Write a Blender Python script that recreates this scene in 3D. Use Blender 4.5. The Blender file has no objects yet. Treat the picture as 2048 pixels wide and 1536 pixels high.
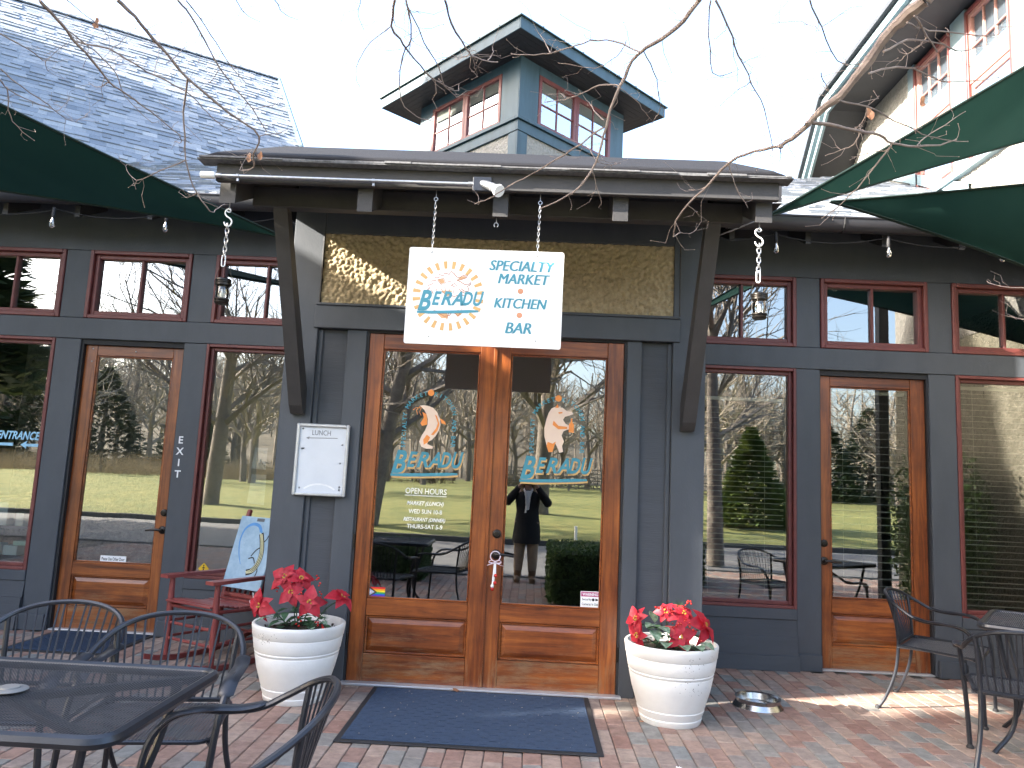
import bpy, math, random
from mathutils import Vector, Matrix, noise
R = math.radians
scene = bpy.context.scene
COL = scene.collection
rnd = random.Random(7)

# ---------------------------------------------------------------- camera, sky, sun, exposure
CAM = Vector((0.273, -5.3043, 1.4118))
cam_data = bpy.data.cameras.new('camera')
cam = bpy.data.objects.new('camera', cam_data)
COL.objects.link(cam)
cam_data.sensor_width = 36.0
cam_data.lens = 1495.83 / 2048 * 36.0
cam_data.clip_start = 0.02
cam_data.clip_end = 900
_yaw, _pit, _rol = -0.0283, 0.1294, 0.0467
_f = Vector((math.sin(_yaw) * math.cos(_pit), math.cos(_yaw) * math.cos(_pit), math.sin(_pit)))
_r = Vector((math.cos(_yaw), -math.sin(_yaw), 0))
_u = _r.cross(_f)
_r2 = _r * math.cos(_rol) + _u * math.sin(_rol)
_u2 = _u * math.cos(_rol) - _r * math.sin(_rol)
M = Matrix(((_r2.x, _u2.x, -_f.x), (_r2.y, _u2.y, -_f.y), (_r2.z, _u2.z, -_f.z))).to_4x4()
M.translation = CAM
cam.matrix_world = M
scene.camera = cam

SUN_EL, SUN_AZ = R(26), R(20)                 # low winter sun from the left, slightly on the street side
SUN = Vector((-math.cos(SUN_AZ) * math.cos(SUN_EL), -math.sin(SUN_AZ) * math.cos(SUN_EL), math.sin(SUN_EL)))
world = bpy.data.worlds.new('World')
scene.world = world
world.use_nodes = True
wn = world.node_tree.nodes
sky = wn.new('ShaderNodeTexSky')
sky.sky_type = 'NISHITA'
sky.sun_disc = False
sky.sun_elevation = SUN_EL
sky.sun_rotation = math.atan2(SUN.x, SUN.y)
sky.air_density = 1.0
sky.dust_density = 3.2
sky.ozone_density = 1.0
wn['Background'].inputs['Strength'].default_value = 0.15
world.node_tree.links.new(sky.outputs['Color'], wn['Background'].inputs['Color'])
sd = bpy.data.lights.new('sun', 'SUN')
sd.energy = 4.2
sd.angle = R(0.5)
sd.color = (1.0, 0.93, 0.82)
sun = bpy.data.objects.new('sun', sd)
COL.objects.link(sun)
sun.rotation_euler = SUN.to_track_quat('Z', 'Y').to_euler()
scene.view_settings.view_transform = 'Standard'
scene.view_settings.look = 'None'
scene.view_settings.gamma = 1.0
scene.view_settings.use_curve_mapping = False
scene.view_settings.exposure = 2.95

# ---------------------------------------------------------------- materials
def nodes(name):
    m = bpy.data.materials.new(name)
    m.use_nodes = True
    nt = m.node_tree
    return m, nt, nt.nodes['Principled BSDF'], nt.nodes['Material Output']

def nd(nt, typ, **kw):
    n = nt.nodes.new(typ)
    for k, v in kw.items():
        if k in n.inputs: n.inputs[k].default_value = v
        else: setattr(n, k, v)
    return n

def coords(nt, stretch=(1, 1, 1), obj=False):
    mp = nd(nt, 'ShaderNodeMapping')
    mp.inputs['Scale'].default_value = stretch
    if obj:
        nt.links.new(nd(nt, 'ShaderNodeTexCoord').outputs['Object'], mp.inputs['Vector'])
    else:
        nt.links.new(nd(nt, 'ShaderNodeNewGeometry').outputs['Position'], mp.inputs['Vector'])
    return mp.outputs['Vector']

def ramp(nt, fac, stops):
    r = nd(nt, 'ShaderNodeValToRGB')
    el = r.color_ramp.elements
    while len(el) < len(stops): el.new(0.5)
    for e, (p, c) in zip(el, stops):
        e.position = p
        e.color = (c[0], c[1], c[2], 1) if hasattr(c, '__len__') else (c, c, c, 1)
    nt.links.new(fac, r.inputs['Fac'])
    return r.outputs['Color']

def pm(name, c1, c2=None, rough=0.6, scale=6.0, bump=0.0, bscale=80.0, metal=0.0, spec=0.5, stretch=(1, 1, 1), dirt_or_shade=None, obj=False, bdist=0.004):
    """a painted / plain surface: two close tones in noise, fine relief, optional dirt colour in blotches"""
    m, nt, b, out = nodes(name)
    c2 = c2 or tuple(x * 0.78 for x in c1)
    v = coords(nt, stretch, obj)
    n1 = nd(nt, 'ShaderNodeTexNoise', Scale=scale, Detail=6.0, Roughness=0.65)
    nt.links.new(v, n1.inputs['Vector'])
    col = ramp(nt, n1.outputs['Fac'], [(0.32, c2), (0.68, c1)])
    if dirt_or_shade:
        n2 = nd(nt, 'ShaderNodeTexNoise', Scale=scale * 2.7, Detail=8.0, Roughness=0.75)
        nt.links.new(v, n2.inputs['Vector'])
        mx = nd(nt, 'ShaderNodeMixRGB')
        f = ramp(nt, n2.outputs['Fac'], [(dirt_or_shade[1], 0.0), (dirt_or_shade[1] + 0.14, 0.8)])
        nt.links.new(f, mx.inputs['Fac'])
        nt.links.new(col, mx.inputs['Color1'])
        mx.inputs['Color2'].default_value = (*dirt_or_shade[0], 1)
        col = mx.outputs['Color']
    nt.links.new(col, b.inputs['Base Color'])
    b.inputs['Roughness'].default_value = rough
    b.inputs['Metallic'].default_value = metal
    b.inputs['Specular IOR Level'].default_value = spec
    if bump:
        n3 = nd(nt, 'ShaderNodeTexNoise', Scale=bscale, Detail=4.0)
        nt.links.new(v, n3.inputs['Vector'])
        bp = nd(nt, 'ShaderNodeBump', Strength=bump, Distance=bdist)
        nt.links.new(n3.outputs['Fac'], bp.inputs['Height'])
        nt.links.new(bp.outputs['Normal'], b.inputs['Normal'])
    return m

def wood(name, axis, wear):
    """varnished door wood, grain along axis, with bare weathered patches low down"""
    m, nt, b, out = nodes(name)
    st = [26, 26, 26]
    st['xyz'.index(axis)] = 1.6
    v = coords(nt, st)
    n1 = nd(nt, 'ShaderNodeTexNoise', Scale=1.0, Detail=8.0, Roughness=0.7, Distortion=0.6)
    nt.links.new(v, n1.inputs['Vector'])
    col = ramp(nt, n1.outputs['Fac'], [(0.27, (0.040, 0.009, 0.003)), (0.42, (0.17, 0.040, 0.008)), (0.60, (0.32, 0.090, 0.016)), (0.78, (0.42, 0.145, 0.030))])
    v2 = coords(nt, (1, 1, 1))
    n2 = nd(nt, 'ShaderNodeTexNoise', Scale=2.2, Detail=5.0, Roughness=0.6)
    nt.links.new(v2, n2.inputs['Vector'])
    mx = nd(nt, 'ShaderNodeMixRGB', blend_type='MULTIPLY', Fac=0.75)
    nt.links.new(col, mx.inputs['Color1'])
    nt.links.new(ramp(nt, n2.outputs['Fac'], [(0.34, (0.38, 0.28, 0.25)), (0.60, (1, 1, 1))]), mx.inputs['Color2'])
    st3 = [14, 14, 14]
    st3['xyz'.index(axis)] = 2.2
    v3 = coords(nt, st3)
    n3 = nd(nt, 'ShaderNodeTexNoise', Scale=1.0, Detail=10.0, Roughness=0.8)
    nt.links.new(v3, n3.inputs['Vector'])
    sp = nd(nt, 'ShaderNodeSeparateXYZ')
    nt.links.new(v2, sp.inputs['Vector'])
    hz = nd(nt, 'ShaderNodeMapRange')
    hz.inputs['From Min'].default_value = 0.75
    hz.inputs['From Max'].default_value = 0.15
    hz.inputs['To Min'].default_value = -0.22
    hz.inputs['To Max'].default_value = wear
    nt.links.new(sp.outputs['Z'], hz.inputs['Value'])
    ad = nd(nt, 'ShaderNodeMath', operation='ADD')
    nt.links.new(n3.outputs['Fac'], ad.inputs[0])
    nt.links.new(hz.outputs['Result'], ad.inputs[1])
    mx2 = nd(nt, 'ShaderNodeMixRGB')
    nt.links.new(ramp(nt, ad.outputs[0], [(0.56, 0.0), (0.74, 0.85)]), mx2.inputs['Fac'])
    nt.links.new(mx.outputs['Color'], mx2.inputs['Color1'])
    mx2.inputs['Color2'].default_value = (0.27, 0.165, 0.085, 1)
    nt.links.new(mx2.outputs['Color'], b.inputs['Base Color'])
    b.inputs['Roughness'].default_value = 0.36
    b.inputs['Coat Weight'].default_value = 0.25
    b.inputs['Coat Roughness'].default_value = 0.3
    bp = nd(nt, 'ShaderNodeBump', Strength=0.25, Distance=0.002)
    nt.links.new(n1.outputs['Fac'], bp.inputs['Height'])
    nt.links.new(bp.outputs['Normal'], b.inputs['Normal'])
    return m

def glass(name, base, gain, tint=(0.8, 0.84, 0.82), wave=0.0006):
    m, nt, b, out = nodes(name)
    nt.nodes.remove(b)
    tr = nd(nt, 'ShaderNodeBsdfTransparent')
    tr.inputs['Color'].default_value = (*tint, 1)
    gl = nd(nt, 'ShaderNodeBsdfGlossy', Roughness=0.0)
    gl.inputs['Color'].default_value = (1, 1, 1, 1)
    fr = nd(nt, 'ShaderNodeFresnel', IOR=1.5)
    mu = nd(nt, 'ShaderNodeMath', operation='MULTIPLY_ADD', use_clamp=True)
    mu.inputs[1].default_value = gain
    mu.inputs[2].default_value = base
    nt.links.new(fr.outputs['Fac'], mu.inputs[0])
    n = nd(nt, 'ShaderNodeTexNoise', Scale=1.3, Detail=1.5)
    nt.links.new(coords(nt), n.inputs['Vector'])
    bp = nd(nt, 'ShaderNodeBump', Strength=1.0, Distance=wave)
    nt.links.new(n.outputs['Fac'], bp.inputs['Height'])
    nt.links.new(bp.outputs['Normal'], gl.inputs['Normal'])
    mix = nd(nt, 'ShaderNodeMixShader')
    nt.links.new(mu.outputs[0], mix.inputs['Fac'])
    nt.links.new(tr.outputs[0], mix.inputs[1])
    nt.links.new(gl.outputs[0], mix.inputs[2])
    nt.links.new(mix.outputs[0], out.inputs['Surface'])
    return m

def tinted(name, stops, rough=0.85, nscale=9.0, bump=0.3, bscale=120.0, spec=0.3, amount=0.35):
    """pieces that each carry a 'tint' value: colour from the ramp, blotched by noise"""
    m, nt, b, out = nodes(name)
    at = nd(nt, 'ShaderNodeAttribute', attribute_name='tint')
    v = coords(nt)
    n = nd(nt, 'ShaderNodeTexNoise', Scale=nscale, Detail=8.0, Roughness=0.7)
    nt.links.new(v, n.inputs['Vector'])
    mx = nd(nt, 'ShaderNodeMixRGB', blend_type='MULTIPLY', Fac=1.0)
    nt.links.new(ramp(nt, at.outputs['Fac'], stops), mx.inputs['Color1'])
    nt.links.new(ramp(nt, n.outputs['Fac'], [(0.25, 1 - amount), (0.75, 1.0 + amount * 0.6)]), mx.inputs['Color2'])
    nt.links.new(mx.outputs['Color'], b.inputs['Base Color'])
    b.inputs['Roughness'].default_value = rough
    b.inputs['Specular IOR Level'].default_value = spec
    n2 = nd(nt, 'ShaderNodeTexNoise', Scale=bscale, Detail=4.0)
    nt.links.new(v, n2.inputs['Vector'])
    bp = nd(nt, 'ShaderNodeBump', Strength=bump, Distance=0.003)
    nt.links.new(n2.outputs['Fac'], bp.inputs['Height'])
    nt.links.new(bp.outputs['Normal'], b.inputs['Normal'])
    return m

def leafy(name, c1, c2, trans=0.3, scale=3.0, rough=0.55, spec=0.5):
    m, nt, b, out = nodes(name)
    n = nd(nt, 'ShaderNodeTexNoise', Scale=scale, Detail=4.0)
    nt.links.new(coords(nt), n.inputs['Vector'])
    c = ramp(nt, n.outputs['Fac'], [(0.35, c1), (0.65, c2)])
    nt.links.new(c, b.inputs['Base Color'])
    b.inputs['Roughness'].default_value = rough
    b.inputs['Specular IOR Level'].default_value = spec
    tl = nd(nt, 'ShaderNodeBsdfTranslucent')
    nt.links.new(c, tl.inputs['Color'])
    mix = nd(nt, 'ShaderNodeMixShader', Fac=trans)
    nt.links.new(b.outputs[0], mix.inputs[1])
    nt.links.new(tl.outputs[0], mix.inputs[2])
    nt.links.new(mix.outputs[0], out.inputs['Surface'])
    return m

SLATE = pm('slate paint', (0.062, 0.070, 0.082), (0.048, 0.055, 0.066), 0.55, 5, 0.25, 140, dirt_or_shade=((0.09, 0.095, 0.10), 0.68), stretch=(1, 1, 0.35))
SLATE2 = pm('slate siding paint', (0.052, 0.058, 0.068), (0.042, 0.047, 0.056), 0.6, 6, 0.5, 60, stretch=(0.25, 1, 4), dirt_or_shade=((0.10, 0.10, 0.10), 0.72))
TEAL = pm('teal trim paint', (0.040, 0.082, 0.108), (0.028, 0.060, 0.078), 0.55, 7, 0.3, 90, stretch=(1, 1, 0.2))
DKBEAM = pm('dark brown beam paint', (0.050, 0.047, 0.047), (0.036, 0.034, 0.034), 0.6, 7, 0.3, 90)
SOFFIT = pm('dark soffit paint', (0.022, 0.022, 0.026), (0.016, 0.016, 0.019), 0.65, 7, 0.2, 90)
RED = pm('barn red frame paint', (0.165, 0.042, 0.036), (0.12, 0.03, 0.028), 0.45, 9, 0.15, 120)
REDCH = pm('red rocker paint', (0.24, 0.050, 0.042), (0.19, 0.038, 0.034), 0.45, 9, 0.15, 120)
WOOD_V = wood('door wood upright grain', 'z', 0.07)
WOOD_H = wood('door wood level grain', 'x', 0.10)
STUCCO = pm('tan roughcast', (0.43, 0.345, 0.215), (0.29, 0.225, 0.135), 0.85, 26, 0.9, 130, dirt_or_shade=((0.12, 0.085, 0.045), 0.55))  # dark blotches painted in as shade between the lumps
STUCCO2 = pm('pale roughcast', (0.34, 0.325, 0.29), (0.23, 0.22, 0.195), 0.9, 24, 1.0, 30, bdist=0.03, dirt_or_shade=((0.10, 0.09, 0.075), 0.54))  # dark spots in the colour stand for shade in the pits
STUCCO3 = pm('shade toned roughcast', (0.25, 0.23, 0.17), (0.14, 0.13, 0.09), 0.9, 9, 1.0, 30, bdist=0.03, dirt_or_shade=((0.05, 0.06, 0.03), 0.56))  # darker copy of the pale roughcast, shade put into its colour
GLASS = glass('door and window glass', 0.15, 2.4)
GLASS_UP = glass('upper window glass', 0.38, 2.0, tint=(0.75, 0.8, 0.85))
LAMPGLASS = glass('clear lamp glass', 0.05, 1.3, tint=(0.95, 0.95, 0.93), wave=0.0)
BRICK = tinted('brick paver', [(0.0, (0.25, 0.145, 0.115)), (0.3, (0.30, 0.20, 0.16)), (0.5, (0.34, 0.255, 0.205)), (0.68, (0.24, 0.195, 0.175)), (0.84, (0.235, 0.222, 0.20)), (1.0, (0.20, 0.208, 0.205))], nscale=14, amount=0.45)
SHINGLE = tinted('asphalt shingle', [(0.0, (0.13, 0.155, 0.19)), (0.5, (0.23, 0.255, 0.29)), (1.0, (0.40, 0.405, 0.41))], nscale=60, bump=0.6, bscale=400, amount=0.3)
SAND = pm('joint sand', (0.10, 0.085, 0.07), (0.06, 0.052, 0.045), 0.95, 30, 0.4, 200)
MATBLUE = pm('navy ribbed mat', (0.030, 0.056, 0.105), (0.020, 0.038, 0.072), 0.95, 40, 0.9, 160, dirt_or_shade=((0.09, 0.10, 0.12), 0.74))
RUBBER = pm('black rubber', (0.02, 0.02, 0.022), None, 0.7, 30, 0.3, 100)
IRON = pm('dark powder coated iron', (0.030, 0.033, 0.042), (0.022, 0.025, 0.032), 0.34, 12, 0.1, 200, metal=0.35)
MESHG = pm('woven steel grey', (0.075, 0.080, 0.092), (0.055, 0.06, 0.07), 0.4, 12, metal=0.3)
BRONZE = pm('oil rubbed bronze', (0.035, 0.030, 0.026), None, 0.35, 12, 0.1, 200, metal=0.7)
GALV = pm('galvanised steel', (0.50, 0.51, 0.53), (0.38, 0.39, 0.41), 0.32, 40, 0.1, 200, metal=0.85)
STEEL = pm('brushed steel', (0.55, 0.55, 0.54), (0.45, 0.45, 0.44), 0.22, 30, 0.05, 200, metal=1.0)
WHITEP = pm('white signboard', (0.83, 0.83, 0.82), (0.79, 0.79, 0.79), 0.45, 4, 0.0)
POTW = pm('white resin pot', (0.74, 0.73, 0.70), (0.66, 0.65, 0.62), 0.42, 5, 0.1, 60, dirt_or_shade=((0.12, 0.11, 0.09), 0.80))
SOIL = pm('potting soil', (0.055, 0.038, 0.026), (0.02, 0.014, 0.01), 0.95, 60, 1.0, 120, bdist=0.02)
ALU = pm('satin aluminium', (0.62, 0.63, 0.65), (0.55, 0.56, 0.58), 0.35, 20, 0.0, metal=0.6)
BOARDW = pm('menu whiteboard', (0.62, 0.65, 0.69), (0.55, 0.58, 0.62), 0.3, 3)
TEALINK = pm('teal print', (0.05, 0.25, 0.33), (0.045, 0.23, 0.30), 0.5, 20)
AMBER = pm('amber print', (0.60, 0.36, 0.13), (0.56, 0.33, 0.12), 0.5, 20)
ORANGE = pm('orange print', (0.80, 0.28, 0.06), (0.76, 0.25, 0.05), 0.5, 20)
PEACH = pm('peach print', (0.80, 0.62, 0.50), (0.76, 0.58, 0.46), 0.5, 20)
WHITEINK = pm('white print', (0.82, 0.83, 0.84), None, 0.5, 20)
BLACKINK = pm('black print', (0.02, 0.02, 0.02), None, 0.5, 20)
BLUEINK = pm('pale blue print', (0.33, 0.60, 0.78), None, 0.5, 20)
GREYINK = pm('grey marker', (0.13, 0.14, 0.15), None, 0.5, 20)
SAILG = leafy('green shade cloth', (0.011, 0.036, 0.030), (0.015, 0.045, 0.037), 0.14, 1.5, 0.95, 0.1)
SAILHEM = pm('dark green hem', (0.010, 0.032, 0.027), None, 0.8, 20)
BARK = pm('grey twig bark', (0.30, 0.24, 0.205), (0.17, 0.13, 0.115), 0.8, 18, 0.4, 90)
BARKD = pm('brown tree bark', (0.27, 0.235, 0.19), (0.12, 0.10, 0.085), 0.9, 8, 0.8, 40, bdist=0.02)
DRYLEAF = leafy('dry brown leaf', (0.30, 0.13, 0.06), (0.42, 0.22, 0.12), 0.3, 20)
POINS = leafy('poinsettia red', (0.36, 0.010, 0.024), (0.52, 0.022, 0.045), 0.3, 25)
BERRY = pm('red glitter berry', (0.50, 0.02, 0.012), (0.35, 0.01, 0.01), 0.2, 60)
GREENL = leafy('dark green leaf', (0.025, 0.065, 0.028), (0.06, 0.13, 0.06), 0.25, 30)
PALEL = leafy('variegated leaf', (0.30, 0.40, 0.30), (0.08, 0.17, 0.09), 0.25, 45)
HEDGEM = leafy('boxwood leaf', (0.035, 0.075, 0.018), (0.075, 0.13, 0.03), 0.3, 4)
CONIFM = leafy('conifer needle', (0.08, 0.14, 0.028), (0.18, 0.22, 0.05), 0.25, 2)
GRASSM = leafy('dry ornamental grass', (0.30, 0.23, 0.13), (0.40, 0.32, 0.20), 0.3, 2)
WOODLAND = pm('bare winter wood', (0.36, 0.31, 0.24), (0.20, 0.17, 0.13), 0.95, 0.5, 0.0)
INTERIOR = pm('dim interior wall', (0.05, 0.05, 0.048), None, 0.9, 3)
CREAM = pm('cream interior wall', (0.42, 0.40, 0.33), None, 0.9, 3)
BLINDM = pm('cream blind slat', (0.72, 0.68, 0.56), None, 0.6, 3)
YELLOW = pm('warning yellow', (0.80, 0.50, 0.02), None, 0.4, 20)
ASPHALT = pm('worn asphalt', (0.20, 0.195, 0.185), (0.14, 0.137, 0.132), 0.9, 3, 0.3, 120)
CONC = pm('dark kerb', (0.09, 0.088, 0.084), None, 0.9, 3, 0.3, 80)
LAWN = pm('winter lawn', (0.30, 0.28, 0.08), (0.13, 0.165, 0.04), 0.95, 1.7, 0.9, 25, dirt_or_shade=((0.30, 0.22, 0.11), 0.60), bdist=0.03)
HILLM = pm('wooded hill floor', (0.22, 0.18, 0.12), (0.13, 0.115, 0.07), 0.95, 0.12, 0.0)

# ---------------------------------------------------------------- geometry helpers
class B:
    """collects faces, becomes one mesh object"""
    def __init__(s):
        s.v, s.f, s.t = [], [], []
    def add(s, vs, fs, tint=0.5):
        o = len(s.v)
        s.v += [tuple(p) for p in vs]
        s.f += [tuple(i + o for i in f) for f in fs]
        s.t += [tint] * len(fs)
        return s
    def box(s, x0, x1, y0, y1, z0, z1, c=0.0, tint=0.5):
        if x0 > x1: x0, x1 = x1, x0
        if y0 > y1: y0, y1 = y1, y0
        if z0 > z1: z0, z1 = z1, z0
        if c <= 0:
            return s.add([(x0, y0, z0), (x1, y0, z0), (x1, y1, z0), (x0, y1, z0), (x0, y0, z1), (x1, y0, z1), (x1, y1, z1), (x0, y1, z1)],
                         [(0, 3, 2, 1), (4, 5, 6, 7), (0, 1, 5, 4), (1, 2, 6, 5), (2, 3, 7, 6), (3, 0, 4, 7)], tint)
        c = min(c, (x1 - x0) * .45, (y1 - y0) * .45, (z1 - z0) * .45)
        vs, idx = [], {}
        for ix in (0, 1):
            for iy in (0, 1):
                for iz in (0, 1):
                    X, Y, Z = (x0, x1)[ix], (y0, y1)[iy], (z0, z1)[iz]
                    dx, dy, dz = (c, -c)[ix], (c, -c)[iy], (c, -c)[iz]
                    for k, p in enumerate(((X, Y + dy, Z + dz), (X + dx, Y, Z + dz), (X + dx, Y + dy, Z))):
                        idx[ix, iy, iz, k] = len(vs)
                        vs.append(p)
        I = idx
        fs = []
        for a in (0, 1):
            fl = lambda q: q if a else q[::-1]
            fs.append(fl((I[a, 0, 0, 0], I[a, 1, 0, 0], I[a, 1, 1, 0], I[a, 0, 1, 0])))
            fs.append(fl((I[0, a, 0, 1], I[0, a, 1, 1], I[1, a, 1, 1], I[1, a, 0, 1])))
            fs.append(fl((I[0, 0, a, 2], I[1, 0, a, 2], I[1, 1, a, 2], I[0, 1, a, 2])))
        for a in (0, 1):
            for b in (0, 1):
                q = (I[a, b, 0, 0], I[a, b, 0, 1], I[a, b, 1, 1], I[a, b, 1, 0])
                fs.append(q if a != b else q[::-1])
                q = (I[a, 0, b, 0], I[a, 1, b, 0], I[a, 1, b, 2], I[a, 0, b, 2])
                fs.append(q if a == b else q[::-1])
                q = (I[0, a, b, 1], I[1, a, b, 1], I[1, a, b, 2], I[0, a, b, 2])
                fs.append(q[::-1] if a == b else q)
        for a in (0, 1):
            for b in (0, 1):
                for d in (0, 1):
                    q = (I[a, b, d, 0], I[a, b, d, 1], I[a, b, d, 2])
                    fs.append(q if (a + b + d) % 2 else q[::-1])
        return s.add(vs, fs, tint)
    def tube(s, pts, rad, n=6, caps=True, closed=False, flat=None, tint=0.5):
        pts = [Vector(p) for p in pts]
        N = len(pts)
        rs = rad if hasattr(rad, '__len__') else [rad] * N
        vs, fs = [], []
        up = None
        for i, p in enumerate(pts):
            a = pts[(i - 1) % N] if (closed or i) else p
            b = pts[(i + 1) % N] if (closed or i < N - 1) else p
            t = (b - a)
            if t.length < 1e-9: t = Vector((0, 0, 1))
            t.normalize()
            if up is None:
                up = Vector((0, 0, 1)) if abs(t.z) < 0.9 else Vector((1, 0, 0))
            x = up - t * up.dot(t)
            if x.length < 1e-5: x = t.orthogonal()
            x.normalize()
            y = t.cross(x)
            up = x
            for k in range(n):
                an = 2 * math.pi * k / n
                sx, sy = (flat if flat else (1, 1))
                vs.append(p + x * (math.cos(an) * rs[i] * sx) + y * (math.sin(an) * rs[i] * sy))
        for i in range(N if closed else N - 1):
            for k in range(n):
                j = (i + 1) % N
                fs.append((i * n + k, i * n + (k + 1) % n, j * n + (k + 1) % n, j * n + k))
        if caps and not closed:
            fs.append(tuple(range(n))[::-1])
            fs.append(tuple((N - 1) * n + k for k in range(n)))
        return s.add(vs, fs, tint)
    def lathe(s, prof, n=24, c=(0, 0, 0), axis='z', tint=0.5):
        vs, fs = [], []
        for r, z in prof:
            for k in range(n):
                a = 2 * math.pi * k / n
                q = (r * math.cos(a), r * math.sin(a), z)
                if axis == 'y': q = (q[0], -q[2], q[1])
                vs.append((q[0] + c[0], q[1] + c[1], q[2] + c[2]))
        for i in range(len(prof) - 1):
            for k in range(n):
                fs.append((i * n + k, i * n + (k + 1) % n, (i + 1) * n + (k + 1) % n, (i + 1) * n + k))
        return s.add(vs, fs, tint)
    def prism(s, poly, a, b, plane='xz', tint=0.5):
        """polygon extruded from a to b along the axis left over from plane"""
        n = len(poly)
        mk = {'xz': lambda p, d: (p[0], d, p[1]), 'yz': lambda p, d: (d, p[0], p[1]), 'xy': lambda p, d: (p[0], p[1], d)}[plane]
        vs = [mk(p, a) for p in poly] + [mk(p, b) for p in poly]
        fs = [tuple(range(n)), tuple(range(2 * n - 1, n - 1, -1))] + [(i, i + n, (i + 1) % n + n, (i + 1) % n) for i in range(n)]
        return s.add(vs, fs, tint)
    def ball(s, c, r, n=8, m=5, sc=(1, 1, 1), tint=0.5):
        prof = [(r * math.sin(math.pi * i / m), -r * math.cos(math.pi * i / m)) for i in range(m + 1)]
        vs, fs = [], []
        for pr, pz in prof:
            for k in range(n):
                a = 2 * math.pi * k / n
                vs.append((c[0] + pr * math.cos(a) * sc[0], c[1] + pr * math.sin(a) * sc[1], c[2] + pz * sc[2]))
        for i in range(m):
            for k in range(n):
                fs.append((i * n + k, i * n + (k + 1) % n, (i + 1) * n + (k + 1) % n, (i + 1) * n + k))
        return s.add(vs, fs, tint)
    def xform(s, mat, start=0):
        s.v[start:] = [tuple(mat @ Vector(p)) for p in s.v[start:]]
        return s
    def mesh(s, name, mat, smooth=False, tint=False):
        me = bpy.data.meshes.new(name)
        me.from_pydata(s.v, [], s.f)
        me.materials.append(mat)
        if smooth:
            me.polygons.foreach_set('use_smooth', [True] * len(me.polygons))
            if smooth != 'all': me.set_sharp_from_angle(angle=R(40))
        if tint:
            a = me.attributes.new('tint', 'FLOAT', 'FACE')
            a.data.foreach_set('value', s.t)
        me.update()
        return me
    def build(s, name, mat, parent=None, smooth=False, tint=False, label=None, kind=None):
        o = bpy.data.objects.new(name, s.mesh(name, mat, smooth, tint))
        COL.objects.link(o)
        if parent: o.parent = parent
        if label: o['label'] = label
        if kind: o['kind'] = kind
        return o

def thing(name, label, cat, loc=(0, 0, 0), rz=0.0, group=None):
    o = bpy.data.objects.new(name, None)
    o.empty_display_size = 0.1
    COL.objects.link(o)
    o.location = loc
    o.rotation_euler = (0, 0, rz)
    return tag(o, label, cat, group)

def tag(o, label, cat, group=None):
    o['label'] = label
    o['category'] = cat
    if group: o['group'] = group
    return o

def setting(o):
    o['kind'] = 'structure'
    return o

def link_mesh(name, me, parent, mat=None, loc=None, rot=None):
    o = bpy.data.objects.new(name, me)
    COL.objects.link(o)
    o.parent = parent
    if mat is not None: o.matrix_basis = mat
    if loc is not None: o.location = loc
    if rot is not None: o.rotation_euler = rot
    return o

def kids(o): return [c for c in o.children]
def dup(root, loc, rz, label, group=None):
    def cp(o, par):
        c = o.copy()
        COL.objects.link(c)
        if par: c.parent = par
        for ch in kids(o): cp(ch, c)
        return c
    r = cp(root, None)
    r.location = loc
    r.rotation_euler = (0, 0, rz)
    r['label'] = label
    if group: r['group'] = group
    return r

_glyph = {}
def glyphs(txt, shear=0.0, bold=0.0, spacing=1.0):
    key = (txt, shear, bold, spacing)
    if key not in _glyph:
        cu = bpy.data.curves.new('lettering', 'FONT')
        cu.body = txt
        cu.size = 1.0
        cu.shear = shear
        cu.offset = bold
        cu.space_character = spacing
        cu.resolution_u = 3
        ob = bpy.data.objects.new('lettering', cu)
        me = ob.to_mesh()
        vs = [(v.co.x, v.co.y) for v in me.vertices]
        fs = [tuple(p.vertices) for p in me.polygons]
        ob.to_mesh_clear()
        bpy.data.objects.remove(ob)
        bpy.data.curves.remove(cu)
        _glyph[key] = (vs, fs)
    return _glyph[key]

def letters(b, txt, cx, cz, h, y, width=None, shear=0.0, bold=0.0, rot=0.0, spacing=1.0, plane='xz'):
    """flat lettering facing the street, centred at (cx, cz), h tall"""
    vs, fs = glyphs(txt, shear, bold, spacing)
    xs = [p[0] for p in vs]; ys = [p[1] for p in vs]
    x0, x1, y0, y1 = min(xs), max(xs), min(ys), max(ys)
    k = h / max(1e-6, y1 - y0)
    kx = width / (x1 - x0) if width else k
    c, s_ = math.cos(rot), math.sin(rot)
    out = []
    for px, py in vs:
        a, d = (px - (x0 + x1) / 2) * kx, (py - (y0 + y1) / 2) * k
        out.append((cx + a * c - d * s_, y, cz + a * s_ + d * c))
    b.add(out, fs)
    return b

def strip(b, pts, w, y, closed=False):
    """a flat ribbon of width w along points (x, z), facing the street"""
    n = len(pts)
    L = []
    for i, p in enumerate(pts):
        a = pts[i - 1] if (i or closed) else p
        d = pts[(i + 1) % n] if (i < n - 1 or closed) else p
        tx, tz = d[0] - a[0], d[1] - a[1]
        l = math.hypot(tx, tz) or 1
        ww = w[i] if hasattr(w, '__len__') else w
        nx, nz = -tz / l * ww / 2, tx / l * ww / 2
        L += [(p[0] + nx, y, p[1] + nz), (p[0] - nx, y, p[1] - nz)]
    fs = [(2 * i, 2 * i + 1, (2 * i + 3) % (2 * n), (2 * i + 2) % (2 * n)) for i in range(n if closed else n - 1)]
    b.add(L, fs)
    return b

def flatpoly(b, pts, y):
    b.add([(p[0], y, p[1]) for p in pts], [tuple(range(len(pts)))])
    return b

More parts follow.
